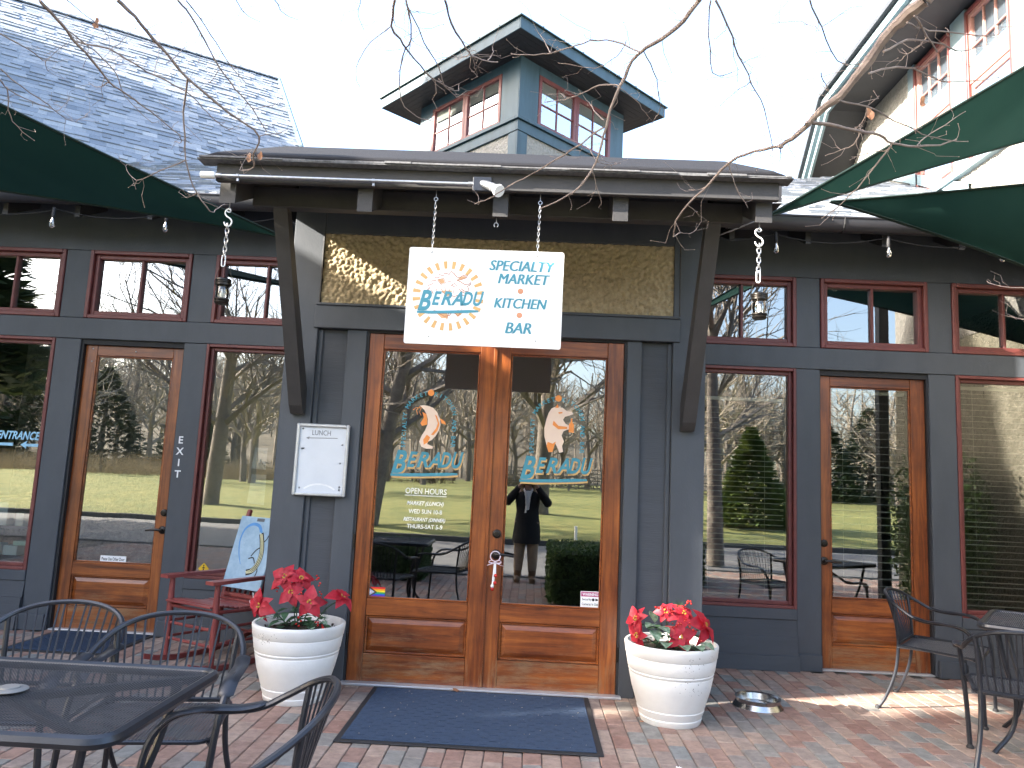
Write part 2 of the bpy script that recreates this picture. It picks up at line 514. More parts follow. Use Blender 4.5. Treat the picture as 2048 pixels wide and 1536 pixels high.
def spline(pts, n=6):
    """Catmull-Rom through the points"""
    P = [Vector(p) for p in pts]
    out = []
    for i in range(len(P) - 1):
        a, b, c, d = P[max(i - 1, 0)], P[i], P[i + 1], P[min(i + 2, len(P) - 1)]
        for k in range(n):
            t = k / n
            out.append(0.5 * ((2 * b) + (c - a) * t + (2 * a - 5 * b + 4 * c - d) * t * t + (3 * b - a - 3 * c + d) * t ** 3))
    out.append(P[-1])
    return out
# ================================================================ SETTING
g = B().box(-60, 60, -12.2, -6.25, -0.32, -0.02)
setting(g.build('road', ASPHALT))
road_w = 5.9
k = B()
for x in range(-40, 40, 2):
    k.box(x, x + 1.995, -6.25, -6.11, -0.3, 0.012, 0.012)
    k.box(x, x + 1.995, -12.36, -12.22, -0.3, 0.10, 0.015)
setting(k.build('kerb', CONC))

def lawn_z(x, y):
    d = -12.36 - y
    return 0.09 + 0.95 * (1 - math.exp(-d / 14)) + 0.006 * d + 0.05 * noise.noise((x * 0.3, y * 0.3, 2)) * min(1, d / 3)
lw = B()
nx, ny = 60, 44
for j in range(ny + 1):
    for i in range(nx + 1):
        x = -70 + 140 * i / nx
        y = -12.36 - 60 * (j / ny) ** 1.6
        lw.v.append((x, y, lawn_z(x, y)))
for j in range(ny):
    for i in range(nx):
        a = j * (nx + 1) + i
        lw.f.append((a, a + nx + 1, a + nx + 2, a + 1)); lw.t.append(0.5)
setting(lw.build('lawn', LAWN, smooth='all'))

def hill_z(x, y):
    d = max(0, -62 - y)
    A = 30 - 24 * min(1, max(0, (x + 30) / 90))
    return 1.2 + A * (d / 160) ** 1.2 * (0.85 + 0.35 * noise.noise((x * 0.008, y * 0.008, 1)))
hl = B()
nx, ny = 48, 30
for j in range(ny + 1):
    for i in range(nx + 1):
        x = -320 + 640 * i / nx
        y = -61 - 190 * (j / ny)
        hl.v.append((x, y, hill_z(x, y)))
for j in range(ny):
    for i in range(nx):
        a = j * (nx + 1) + i
        hl.f.append((a, a + nx + 1, a + nx + 2, a + 1)); hl.t.append(0.5)
setting(hl.build('hill', HILLM, smooth='all'))
back = B().box(-320, 320, -12.0, 300, -0.6, -0.5)
setting(back.build('ground', SAND))

# brick pavement: long pavers running towards the doors, staggered rows
pave = B().box(-14, 14, -6.11, 9.0, -0.3, -0.009).build('brick_pavement', SAND)
setting(pave)
BW, BL, GAP = 0.1005, 0.201, 0.0045
def paver(b, x, y, z, tint, j=0.0):
    b.box(x + GAP / 2, x + BW - GAP / 2, y + GAP / 2, y + BL - GAP / 2, -0.05, z, 0.004, tint)
brick_meshes = []
for i in range(24):
    b = B()
    b.box(-BW / 2 + GAP / 2, BW / 2 - GAP / 2, -BL / 2 + GAP / 2, BL / 2 - GAP / 2, -0.05, 0, 0.004, (i + 0.5) / 24)
    brick_meshes.append(b.mesh('brick', BRICK, tint=True))
cells = []
for i in range(-70, 70):
    off = (i % 2) * BL / 2 + rnd.uniform(-0.006, 0.006)
    for j in range(-31, 7):
        x, y = i * BW, j * BL + off
        if y + BL > 1.12: continue
        if y < -6.1: continue
        cells.append((x, y, 0.0012 * math.sin(x * 2.1 + y) + rnd.uniform(-0.0022, 0.0018), min(1, max(0, rnd.betavariate(1.3, 1.5)))))
def seen(c):
    x, y = c[0] + BW / 2, c[1] + BL / 2
    d = y - CAM.y
    if d < 1.5: return None
    u = (x - CAM.x) / d * 1495 + 1024 + 42
    v = 768 + 194 + 1.41 / d * 1495
    if not (-10 < u < 2058 and v < 1550): return None
    if -0.72 < x < 0.74 and -1.18 < y < -0.06: return None
    if x < -0.75 and y < -2.55: return None
    return d
vis = sorted((c for c in cells if seen(c)), key=lambda c: seen(c))
near = set(vis[:300])
bs = B()
for c in cells:
    if c in near:
        link_mesh('brick', brick_meshes[int(c[3] * 23.99)], pave, loc=(c[0] + BW / 2, c[1] + BL / 2, c[2]), rot=(rnd.uniform(-.006, .006), rnd.uniform(-.012, .012), rnd.uniform(-.008, .008)))
    else:
        paver(bs, c[0], c[1], c[2], c[3])
bs.build('brick', BRICK, pave, tint=True, kind='stuff')

# ================================================================ RESTAURANT BUILDING
BLD = thing('restaurant_building', 'dark slate painted restaurant front with wooden glass doors and a projecting entrance bay', 'building')
YW = 1.1375            # plane of the wing windows and doors
YF = 1.085             # face of the wing boards
def board(name, x0, x1, y0, y1, z0, z1, mat=SLATE, c=0.004, parent=BLD):
    return B().box(x0, x1, y0, y1, z0, z1, c).build(name, mat, parent)

def pane_obj(x0, x1, z0, z1, y, parent, mat=GLASS):
    b = B().add([(x0, y, z0), (x1, y, z0), (x1, y, z1), (x0, y, z1)], [(0, 1, 2, 3)])
    return b.build('pane', mat, parent)

def frame_bm(b, x0, x1, z0, z1, w, y0, y1, c=0.004):
    b.box(x0, x0 + w, y0, y1, z0, z1, c)
    b.box(x1 - w, x1, y0, y1, z0, z1, c)
    b.box(x0 + w, x1 - w, y0 + .001, y1 - .001, z1 - w, z1, c)
    b.box(x0 + w, x1 - w, y0 + .001, y1 - .001, z0, z0 + w, c)
    return b

def transom(x0, x1):
    b = B()
    frame_bm(b, x0, x1, 2.668, 3.283, 0.034, YF - 0.022, YW + 0.06, 0.005)
    frame_bm(b, x0 + .0345, x1 - .0345, 2.7025, 3.2485, 0.036, YF + 0.012, YW + 0.05, 0.004)
    w = b.build('transom_window', RED, BLD)
    xm = (x0 + x1) / 2
    B().box(xm - .011, xm + .011, YF + .02, YW + .02, 2.739, 3.212, 0.003).build('muntin', RED, w)
    pane_obj(x0 + .07, xm - .011, 2.738, 3.213, YW, w)
    pane_obj(xm + .011, x1 - .07, 2.738, 3.213, YW, w)
    return w

def big_window(x0, x1):
    b = B()
    frame_bm(b, x0, x1, 0.479, 2.481, 0.026, YF - 0.016, YW + 0.06, 0.004)
    frame_bm(b, x0 + .0265, x1 - .0265, 0.5055, 2.4545, 0.030, YF + 0.020, YW + 0.05, 0.004)
    w = b.build('shop_window', RED, BLD)
    pane_obj(x0 + .056, x1 - .056, 0.535, 2.425, YW, w)
    return w

def lever(door, x, z, y, side, dead=0.145):
    b = B()
    b.lathe([(0, -.004), (.033, -.004), (.034, .004), (.028, .010), (.013, .014), (.012, .048), (0, .05)], 18, (x, y, z), axis='y')
    b.tube([(x, y - .045, z), (x + side * .03, y - .052, z + .004), (x + side * .075, y - .05, z + .002), (x + side * .125, y - .044, z - .006)], [.011, .011, .0095, .008], 8)
    b.build('handle', BRONZE, door, smooth=True)
    d = B().lathe([(0, -.004), (.030, -.004), (.031, .006), (.027, .014), (.018, .017), (.017, .022), (0, .023)], 18, (x, y, z + dead), axis='y')
    d.box(x - .002, x + .002, y - .0245, y - .022, z + dead - .008, z + dead + .008)
    d.build('deadbolt', BRONZE, door, smooth=True)

def door(x0, x1, y, z1, stile_l, stile_r, gz0, gz1, name='glazed_door'):
    """frame-and-panel door: stiles, rails, glass over one raised panel; local x0..x1, front face at y"""
    t = 0.045
    b = B()
    b.box(x0, x0 + stile_l, y, y + t, 0.012, z1, 0.003)
    b.box(x1 - stile_r, x1, y, y + t, 0.012, z1, 0.003)
    d = b.build(name, WOOD_V, BLD)
    a, e = x0 + stile_l + .001, x1 - stile_r - .001
    for z0_, z1_ in ((gz1, z1 - .001), (0.452, gz0), (0.014, 0.198)):
        B().box(a, e, y + .002, y + t - .002, z0_, z1_, 0.003).build('rail', WOOD_H, d)
    bd = B()
    frame_bm(bd, a, e, 0.2, 0.45, 0.014, y + .010, y + t - .008, 0.004)
    frame_bm(bd, a, e, gz0 + .001, gz1 - .001, 0.012, y + .008, y + t - .006, 0.004)
    bd.build('beading', WOOD_H, d)
    p = B()
    xa, xb, za, zb, q = a + .0145, e - .0145, .2145, .4355, .035
    yb, yf = y + .026, y + .012
    p.add([(xa, yb, za), (xb, yb, za), (xb, yb, zb), (xa, yb, zb), (xa + q, yf, za + q), (xb - q, yf, za + q), (xb - q, yf, zb - q), (xa + q, yf, zb - q)],
          [(0, 1, 5, 4), (1, 2, 6, 5), (2, 3, 7, 6), (3, 0, 4, 7), (4, 5, 6, 7)])
    p.build('raised_panel', WOOD_H, d)
    pane_obj(a + .011, e - .011, gz0 + .012, gz1 - .012, y + .022, d)
    return d

# ---- central bay
board('corner_board', -1.525, -1.297, -0.030, 0.10, 0, 3.62)
board('corner_board', 1.258, 1.490, -0.030, 0.10, 0, 3.62)
board('recessed_panel', -1.296, -1.083, 0.012, 0.09, 0.0, 2.445, SLATE2)
board('recessed_panel', 1.041, 1.257, 0.012, 0.09, 0.0, 2.445, SLATE2)
board('panel_batten', -1.297, -1.262, -0.004, 0.011, 0.0, 2.443)
board('panel_batten', 1.225, 1.257, -0.004, 0.011, 0.0, 2.443)
board('door_casing', -1.082, -0.938, -0.022, 0.09, 0, 2.446)
board('door_casing', 0.936, 1.040, -0.022, 0.09, 0, 2.446)
board('head_beam', -1.325, 1.305, -0.048, 0.09, 2.447, 2.612)
board('ledge_trim', -1.315, 1.303, -0.056, 0.06, 2.613, 2.632)
board('upper_fascia_board', -1.297, 1.257, -0.028, 0.10, 3.158, 3.62)
board('stucco_edge', -1.3065, -1.297, -0.034, 0.06, 2.633, 3.157, DKBEAM, 0.002)
board('stucco_edge', 1.297, 1.3065, -0.034, 0.06, 2.633, 3.157, DKBEAM, 0.002)
jb = B()
jb.box(-.938, -.921, -.012, .09, 0, 2.447).box(.919, .936, -.012, .09, 0, 2.447).box(-.921, .919, -.012, .09, 2.431, 2.447)
jb.build('door_jamb', RUBBER, BLD)
# roughcast panel over the doors, modelled lumps
st = B()
NX, NZ = 330, 68
for j in range(NZ + 1):
    for i in range(NX + 1):
        x = -1.2965 + (1.2965 + 1.2965) * i / NX
        z = 2.634 + 0.522 * j / NZ
        p = Vector((x * 34, 3.3, z * 34))
        d1 = noise.voronoi(p)[0][0]
        h = 0.021 * (1 - min(1, d1 * 1.35)) ** 0.7 + 0.007 * noise.noise((x * 85, 0, z * 85)) + 0.004 * noise.noise((x * 14, 5, z * 14))
        st.v.append((x, -0.006 - h, z))
for j in range(NZ):
    for i in range(NX):
        a = j * (NX + 1) + i
        st.f.append((a, a + 1, a + NX + 2, a + NX + 1)); st.t.append(.5)
st.build('roughcast_panel', STUCCO, BLD, smooth='all')

# bay side walls and everything that closes the shell
B().prism([(.101, 0), (1.08, 0), (1.08, 3.93), (.16, 3.69), (.101, 3.665)], -1.520, -1.46, 'yz').build('bay_side_wall', SLATE, BLD)
B().prism([(.101, 0), (1.08, 0), (1.08, 3.93), (.16, 3.69), (.101, 3.665)], 1.425, 1.485, 'yz').build('bay_side_wall', SLATE, BLD)

# ---- double doors
dl = door(-0.919, -0.0015, -0.004, 2.428, .105, .108, .565, 2.318)
dr = door(0.0015, 0.917, -0.004, 2.428, .108, .116, .565, 2.318)
B().box(-.014, .012, -.016, -.0045, .02, 2.42, .003).build('astragal', WOOD_V, dl)
lever(dr, 0.066, 0.905, -0.004, 1, 0.14)
hg = B()
for z in (0.28, 0.95, 1.62, 2.2):
    hg.tube([(-.928, -.012, z - .05), (-.928, -.012, z + .05)], .007, 8)
hg.build('hinge', BRONZE, dl)
hg = B()
for z in (0.28, 0.95, 1.62, 2.2):
    hg.tube([(.926, -.012, z - .05), (.926, -.012, z + .05)], .007, 8)
hg.build('hinge', BRONZE, dr)
B().box(-.95, .95, -.075, .06, 0, .016, .004).build('threshold', ALU, BLD)

# ---- wing doors, windows, boards
ld = door(-3.690, -2.801, YW - .005, 2.436, .105, .102, .562, 2.345)
rd = door(2.728, 3.620, YW - .005, 2.436, .093, .118, .575, 2.350)
lever(ld, -2.838, 0.862, YW - .005, -1)
lever(rd, 2.762, 0.876, YW - .005, 1)
bo = B()
for x, z in ((-3.625, 2.405), (-3.625, 2.29), (-3.24, 2.392)):
    bo.lathe([(0, -.001), (.007, -.001), (.006, .004), (0, .006)], 10, (x, YW - .005, z), axis='y')
bo.build('bolt_head', GALV, ld)
for x0, x1 in ((-3.7, -2.79), (2.72, 3.63)):
    B().box(x0, x1, YW - .06, YW + .08, 0, .014, .004).build('threshold', ALU, BLD)
for x0, x1 in ((-3.71, -3.691), (-2.80, -2.791), (2.719, 2.727), (3.621, 3.634)):
    B().box(x0, x1, YF + .012, YW + .06, 0, 2.48).build('door_jamb', RUBBER, BLD)
for x0, x1 in ((-3.71, -2.791), (2.719, 3.634)):
    B().box(x0, x1, YF + .014, YW + .06, 2.437, 2.481).build('door_jamb', RUBBER, BLD)

for x0, x1 in ((-4.86, -3.934), (-3.711, -2.793), (-2.577, -1.66), (1.60, 2.518), (2.724, 3.638), (3.845, 4.76)):
    transom(x0, x1)
wins = [big_window(*q) for q in ((-4.86, -3.938), (-2.588, -1.66), (1.60, 2.516), (3.858, 4.76))]
for x0, x1 in ((-3.937, -3.712), (-2.790, -2.589), (2.517, 2.718), (3.635, 3.857)):
    board('post_board', x0, x1, YF - .006, YW + .06, 0, 2.481)
for x0, x1 in ((-3.933, -3.712), (-2.792, -2.578), (2.519, 2.723), (3.639, 3.844)):
    board('post_board', x0, x1, YF - .005, YW + .06, 2.669, 3.283)
for x0, x1 in ((-5.2, -1.522), (1.487, 5.2)):
    board('lintel_board', x0, x1, YF - .012, YW + .06, 2.4825, 2.6675)
    board('frieze_board', x0, x1, YF - .004, YW + .06, 3.2845, 3.80)
for x0, x1 in ((-1.66, -1.521), (1.486, 1.60), (-5.2, -4.86), (4.76, 5.2)):
    board('post_board', x0, x1, YF - .003, YW + .05, 0, 2.4815)
    board('post_board', x0, x1, YF - .003, YW + .05, 2.669, 3.2835)
# skirts under the windows: sill rail, then lapped boards that step out
for x0, x1 in ((-4.86, -3.938), (-2.588, -1.66), (1.60, 2.516), (3.858, 4.76)):
    board('sill_rail', x0, x1, YF - .018, YW + .05, .392, .478)
    for z0, z1, o in ((.252, .398, .022), (.108, .258, .05), (0.0, .114, .085)):
        b = B().prism([(YW + .05, z0), (YF - o, z0), (YF - o + .016, z1), (YW + .05, z1)], x0 + .001, x1 - .001, 'yz')
        b.build('lap_board', SLATE2, BLD)
# flat end blocks beside the left skirt
for x0, x1 in ((-3.937, -3.72), (-2.78, -2.589), (2.517, 2.71), (3.65, 3.857)):
    board('post_foot', x0, x1, YF - .045, YF - .007, 0, .13)

# interiors: dim rooms, so the glass has something behind it
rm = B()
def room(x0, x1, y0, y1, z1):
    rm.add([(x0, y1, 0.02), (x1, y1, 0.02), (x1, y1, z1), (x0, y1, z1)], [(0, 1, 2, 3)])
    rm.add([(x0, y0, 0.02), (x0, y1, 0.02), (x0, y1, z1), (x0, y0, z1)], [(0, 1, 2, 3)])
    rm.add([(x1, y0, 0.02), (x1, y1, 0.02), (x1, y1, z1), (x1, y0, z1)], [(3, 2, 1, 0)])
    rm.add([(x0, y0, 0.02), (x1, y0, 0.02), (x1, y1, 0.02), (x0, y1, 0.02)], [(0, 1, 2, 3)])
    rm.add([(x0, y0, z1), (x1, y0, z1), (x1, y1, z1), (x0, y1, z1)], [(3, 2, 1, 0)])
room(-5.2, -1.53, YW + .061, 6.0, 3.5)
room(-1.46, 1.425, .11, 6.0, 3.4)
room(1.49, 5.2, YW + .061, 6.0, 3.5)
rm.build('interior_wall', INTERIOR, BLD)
B().box(-3.9, -2.3, 3.2, 3.3, 0.03, 3.2).build('partition_wall', CREAM, BLD)

# blinds behind the right-hand glass: slats seen almost edge on
for x0, x1, z0, z1, st_ in ((1.66, 2.455, .56, 2.2, .045), (2.83, 3.49, .62, 2.3, .062), (3.92, 4.70, .56, 2.38, .05)):
    bl = B().box(x0, x1, YW + .07, YW + .11, z1, z1 + .03, .004).build('window_blind', BLINDM, BLD)
    z = z0
    me = B().box(x0, x1, YW + .075, YW + .10, -.0013, .0013).xform(Matrix.Translation((0, YW + .0875, 0)) @ Matrix.Rotation(R(9), 4, 'X') @ Matrix.Translation((0, -YW - .0875, 0))).mesh('slat', BLINDM)
    while z < z1 - .02:
        link_mesh('slat', me, bl, loc=(0, 0, z), rot=(0, rnd.uniform(-.002, .002), 0))
        z += st_ * rnd.uniform(.97, 1.03)
    cd = B()
    for f in (.2, .8):
        xx = x0 + (x1 - x0) * f
        cd.tube([(xx, YW + .087, z0), (xx, YW + .087, z1)], .0012, 4)
    cd.build('cord', BLINDM, bl)

# ---- lettering and stickers on doors and windows
def brand(door_, cx, cz, w, y, parent_shadow=True):
    b = B()
    for txt, x, wd, h, dz in (('B', -.42, .2, .92, -.01), ('E', -.225, .14, .62, .10), ('R', -.065, .16, .62, .11), ('A', .11, .18, .62, .12), ('D', .278, .16, .62, .13), ('U', .462, .155, .66, .14)):
        letters(b, txt, cx + x * w, cz + dz * w * .38 + .0 * w, h * w * .38, y, width=wd * w * 1.12, shear=.32, bold=.028)
    strip(b, [(cx - .54 * w, cz - .205 * w), (cx - .3 * w, cz - .20 * w), (cx, cz - .185 * w), (cx + .3 * w, cz - .165 * w), (cx + .47 * w, cz - .155 * w)], [.036 * w, .05 * w, .05 * w, .05 * w, .03 * w], y)
    return b
for d_, cx in ((dl, -0.455), (dr, 0.46)):
    y = .0175
    sh = brand(d_, cx + .007, 1.515 - .010, .47, y)
    sh.build('lettering_shadow', AMBER, d_)
    brand(d_, cx, 1.517, .47, y - .0015).build('brand_lettering', TEALINK, d_)
    b = B()
    left, right = 'SPECIALTY MARKET', 'KITCHEN AND BAR'
    def arch(s, sx):
        # s along the arch from the foot (0) to the crown (1)
        if s < .5: return (sx * .178, 1.625 + .22 * s / .5, R(90) * sx * -1)
        a = (s - .5) / .5 * R(84)
        return (sx * .178 * math.cos(a), 1.845 + .165 * math.sin(a), -sx * (R(90) - a) if sx > 0 else (R(90) - a))
    for i, ch in enumerate(left):
        if ch == ' ':
            b.build('arched_lettering', TEALINK, d_); b = B()
            continue
        px, pz, _ = arch(i / 15.6, -1)
        a0, a1 = arch(max(0, i / 15.6 - .02), -1), arch(min(1, i / 15.6 + .02), -1)
        letters(b, ch, cx + px, pz, .031, y, rot=math.atan2(a1[1] - a0[1], a1[0] - a0[0]), bold=.02)
    b.build('arched_lettering', TEALINK, d_); b = B()
    for i, ch in enumerate(right):
        if ch == ' ':
            b.build('arched_lettering', TEALINK, d_); b = B()
            continue
        s = 1 - (i + .6) / 15.2
        px, pz, _ = arch(s, 1)
        a0, a1 = arch(min(1, s + .02), 1), arch(max(0, s - .02), 1)
        letters(b, ch, cx + px, pz, .031, y, rot=math.atan2(a1[1] - a0[1], a1[0] - a0[0]), bold=.02)
    b.build('arched_lettering', TEALINK, d_)
    flatpoly(B(), [(cx + .023 * math.cos(a * .3927), 2.015 + .023 * math.sin(a * .3927)) for a in range(16)], y).build('orange_dot', ORANGE, d_)
def figure(parent, pts_list, cx, cz, k, y, mat, name):
    b = B()
    for pts in pts_list: flatpoly(b, [(cx + p[0] * k, cz + p[1] * k) for p in pts], y)
    return b.build(name, mat, parent)
# left leaf: leaping fish with whiskers; right leaf: standing boar with a bottle
fish = [(-.62, .98), (-.38, 1.02), (-.1, .98), (.18, .88), (.42, .62), (.62, .25), (.66, -.1), (.6, -.4), (.42, -.75), (.2, -1.0), (-.02, -1.12), (-.05, -1.25), (.3, -1.38), (.28, -1.5), (-.1, -1.52), (-.38, -1.42), (-.52, -1.12), (-.42, -.8), (-.22, -.45), (-.1, -.1), (-.1, .2), (-.2, .5), (-.35, .75)]
figure(dl, [fish], -.455, 1.80, .122, .0170, PEACH, 'fish_figure')
figure(dl, [[(-.45, .62), (-.2, .5), (-.12, .15), (-.12, -.12), (-.42, -.2), (-.52, -.05), (-.34, .3)], [(.3, .5), (.42, .42), (.6, -.05), (.5, -.45), (.28, -.72), (.14, -.7), (.42, -.3), (.5, 0)], [(.6, .3), (.92, .1), (.98, -.08), (.72, 0)], [(-.1, -.7), (-.3, -1.0), (-.25, -1.3), (-.02, -1.15), (.1, -.85)]], -.455, 1.80, .122, .0155, ORANGE, 'fish_markings')
wh = B()
for q in ([(-.6, .95), (-.8, .7), (-.72, .45)], [(-.5, .9), (-.62, .6), (-.5, .4)], [(-.55, .85), (-.85, .85), (-1.0, .7)]):
    strip(wh, [(-.455 + p[0] * .122, 1.80 + p[1] * .122) for p in q], .004, .0150)
wh.build('fish_whiskers', ORANGE, dl)
boar = [(-.35, 1.15), (-.05, 1.3), (.3, 1.22), (.55, 1.05), (.85, 1.02), (.92, .88), (.7, .78), (.45, .7), (.35, .52), (.5, .3), (.8, .15), (.85, .0), (.6, -.05), (.4, -.15), (.3, -.4), (.45, -.75), (.35, -1.0), (.42, -1.35), (.2, -1.4), (.05, -1.05), (-.1, -.8), (-.25, -1.0), (-.2, -1.35), (-.42, -1.4), (-.55, -1.0), (-.7, -.5), (-.72, 0), (-.62, .5), (-.5, .9)]
figure(dr, [boar], .455, 1.80, .122, .0170, PEACH, 'boar_figure')
figure(dr, [[(.7, -.2), (1.0, -.2), (1.0, .25), (.9, .4), (.9, .62), (.8, .62), (.8, .4), (.7, .25)], [(-.2, .45), (.1, .15), (.6, .12), (.62, .0), (.1, -.05), (-.25, .2)], [(-.5, -.8), (-.2, -.9), (.0, -.75), (-.1, -1.0), (-.2, -1.38), (-.42, -1.4), (-.55, -1.05)], [(.05, .95), (.3, .98), (.3, .9), (.1, .86)], [(-.15, 1.2), (.0, 1.42), (.08, 1.2)]], .455, 1.80, .122, .0155, ORANGE, 'boar_markings')
y = .0175
letters(B(), 'OPEN HOURS', -.449, 1.314, .040, y, width=.292, bold=.006).build('hours_lettering', WHITEINK, dl)
strip(B(), [(-.598, 1.283), (-.302, 1.283)], .005, y).build('lettering_rule', WHITEINK, dl)
letters(B(), 'MARKET (LUNCH)', -.449, 1.225, .036, y, width=.262, shear=.3, bold=.02).build('hours_lettering', WHITEINK, dl)
letters(B(), 'WED SUN 10-8', -.446, 1.172, .030, y, width=.235, bold=.012).build('hours_lettering', WHITEINK, dl)
letters(B(), 'RESTAURANT (DINNER)', -.449, 1.113, .034, y, width=.295, shear=.3, bold=.02).build('hours_lettering', WHITEINK, dl)
letters(B(), 'THURS-SAT 5-9', -.444, 1.068, .030, y, width=.25, bold=.015).build('hours_lettering', WHITEINK, dl)
# rainbow sticker
for i, c in enumerate(((.75, .03, .03), (.85, .28, .02), (.85, .68, .03), (.03, .35, .09), (.03, .10, .55), (.22, .03, .36))):
    z = .640 - i * .0112
    flatpoly(B(), [(-.800, z - .0112), (-.692, z - .0112), (-.692, z), (-.800, z)], .0175).build('sticker_stripe', pm('sticker stripe %d' % i, c, None, .4), dl)
for i, c in enumerate(((.03, .03, .03), (.2, .1, .05), (.4, .7, .85), (.85, .5, .6), (.85, .85, .85))):
    e = .052 - .009 * i
    flatpoly(B(), [(-.8, .6064 - e * .65), (-.8 + e, .6064), (-.8, .6064 + e * .65)], .0170 - .0004 * i).build('sticker_chevron', pm('sticker chevron %d' % i, c, None, .4), dl)
# camera warning sticker
flatpoly(B(), [(.664, .578), (.796, .578), (.796, .684), (.664, .684)], .0175).build('warning_sticker', WHITEP, dr)
flatpoly(B(), [(.668, .648), (.792, .648), (.792, .680), (.668, .680)], .0168).build('sticker_band', pm('magenta print', (.45, .03, .16), None, .4), dr)
letters(B(), 'WARNING', .730, .664, .020, .0160, width=.108, bold=.03).build('sticker_lettering', WHITEINK, dr)
b = B()
letters(b, 'Security', .708, .628, .021, .0168, width=.066, bold=.015)
letters(b, 'Cameras In Use', .730, .598, .018, .0168, width=.112, bold=.015)
flatpoly(b, [(.752 + .010 * math.cos(a * .524), .628 + .010 * math.sin(a * .524)) for a in range(12)], .0168)
flatpoly(b, [(.766, .62), (.785, .624), (.785, .632), (.766, .638)], .0168)
b.build('sticker_lettering', BLACKINK, dr)
# left wing: EXIT on the post, ENTRANCE and arrows on the window, plate on the door
b = B()
for ch, z in zip('EXIT', (1.634, 1.537, 1.440, 1.343)):
    letters(b, ch, -2.733, z, .062, YF - .0072, bold=.02)
b.build('exit_lettering', WHITEINK, BLD)
yg = YW - .004
letters(B(), 'ENTRANCE', -4.195, 1.612, .074, yg, width=.39, shear=.3, bold=.03).build('entrance_lettering', BLUEINK, wins[0])
b = B()
for x in (-4.075, -4.33):
    flatpoly(b, [(x - .095, 1.532), (x - .035, 1.568), (x - .045, 1.542), (x + .095, 1.545), (x + .095, 1.518), (x - .045, 1.519), (x - .035, 1.496)], yg)
b.build('entrance_arrow', BLUEINK, wins[0])
flatpoly(B(), [(-3.358, .570), (-3.134, .570), (-3.134, .624), (-3.358, .624)], YW + .0125).build('door_plate', WHITEP, ld)
letters(B(), 'Please Use Other Door', -3.246, .597, .028, YW + .0118, width=.2, bold=.015).build('plate_lettering', BLACKINK, ld)
flatpoly(B(), [(-2.452, .606), (-2.405, .557), (-2.452, .508), (-2.499, .557)], YF + .06 - .012).build('crossing_sticker', YELLOW, wins[1])
b = B()
yy = YF + .0465
flatpoly(b, [(-2.452 + .006 * math.cos(a * .785), .585 + .006 * math.sin(a * .785)) for a in range(8)], yy)
for q in ([(-2.452, .577), (-2.452, .553)], [(-2.452, .553), (-2.464, .532)], [(-2.452, .553), (-2.441, .532)], [(-2.465, .56), (-2.452, .572), (-2.440, .562)]):
    strip(b, q, .006, yy)
b.build('walking_figure', BLACKINK, wins[1])
# papers taped inside the narrow left window, posters on the partition, boxes on a shelf
pp = pm('taped paper', (.55, .55, .52), None, .8)
for x0, x1, z0, z1 in ((-2.13, -2.0, 1.42, 1.60), (-2.14, -1.99, 1.12, 1.37), (-1.93, -1.80, 1.2, 1.34), (-1.91, -1.78, 1.44, 1.66)):
    flatpoly(B(), [(x0, z0), (x1, z0 - .01), (x1, z1), (x0 + .02, z1)], YW + .012).build('taped_paper', pp, wins[1])
# ---- entrance canopy (part of the building): rafters, brackets, fascia, deck, roof edge
CAN = B().box(-1.66, 1.655, -1.105, -1.068, 3.098, 3.204, .004).build('canopy_fascia', DKBEAM, BLD)
SL = 0.50
rx = (-1.605, -0.775, 0.035, 0.745, 1.585)
for x in rx:
    w = .048 if abs(x) > 1 else .045
    z = 2.962 if abs(x) < 1 else 2.985
    b = B().prism([(-1.045, z), (-1.045, z + .17), (.1, z + .17 + 1.145 * SL), (.1, z + 1.145 * SL)], x - w, x + w, 'yz')
    b.build('rafter', DKBEAM, CAN)
dk = B()
z0 = 3.145
n = 9
for i in range(n):
    a, e = -1.067 + i * .1315, -1.067 + (i + 1) * .1315 - .003
    zz = lambda y: z0 + (y + 1.067) * SL
    dk = B().add([(-1.66, a, zz(a)), (1.655, a, zz(a)), (1.655, e, zz(e)), (-1.66, e, zz(e)), (-1.66, a, zz(a) + .02), (1.655, a, zz(a) + .02), (1.655, e, zz(e) + .02), (-1.66, e, zz(e) + .02)],
                 [(0, 3, 2, 1), (4, 5, 6, 7), (0, 1, 5, 4), (1, 2, 6, 5), (2, 3, 7, 6), (3, 0, 4, 7)])
    dk.build('deck_plank', SOFFIT, CAN)
# drip edge of ragged shingle butts and the rolled ridge cap along the front
b = B().box(-1.755, 1.72, -1.165, -1.06, 3.206, 3.213)
x = -1.74
while x < 1.68:
    w = rnd.uniform(.12, .34)
    b.box(x, min(1.71, x + w), -1.172 + rnd.uniform(-.006, .008), -1.07, 3.2135, 3.2135 + rnd.uniform(.006, .013))
    x += w
b.build('shingle_butts', pm('weathered shingle edge', (.17, .17, .175), (.08, .08, .085), .9, 40), CAN)
prof = [(-1.150, 3.224), (-1.150, 3.240), (-1.138, 3.256), (-1.10, 3.28), (.02, 3.84), (.10, 3.855), (.22, 3.86), (1.25, 4.15), (1.25, 3.95), (.16, 3.70)]
b = B()
ends = [(-1.72, .35), (-1.70, .7), (-1.665, 1.0), (1.625, 1.0), (1.66, .7), (1.685, .35)]
for xx, s_ in ends:
    b.v += [(xx, y_, 3.224 + (z_ - 3.224) * s_) for y_, z_ in prof]
m_ = len(prof)
for i in range(len(ends) - 1):
    for k_ in range(m_):
        b.f.append((i * m_ + k_, i * m_ + (k_ + 1) % m_, (i + 1) * m_ + (k_ + 1) % m_, (i + 1) * m_ + k_)); b.t.append(.5)
b.f += [tuple(range(m_))[::-1], tuple(range((len(ends) - 1) * m_, len(ends) * m_))]; b.t += [.5, .5]
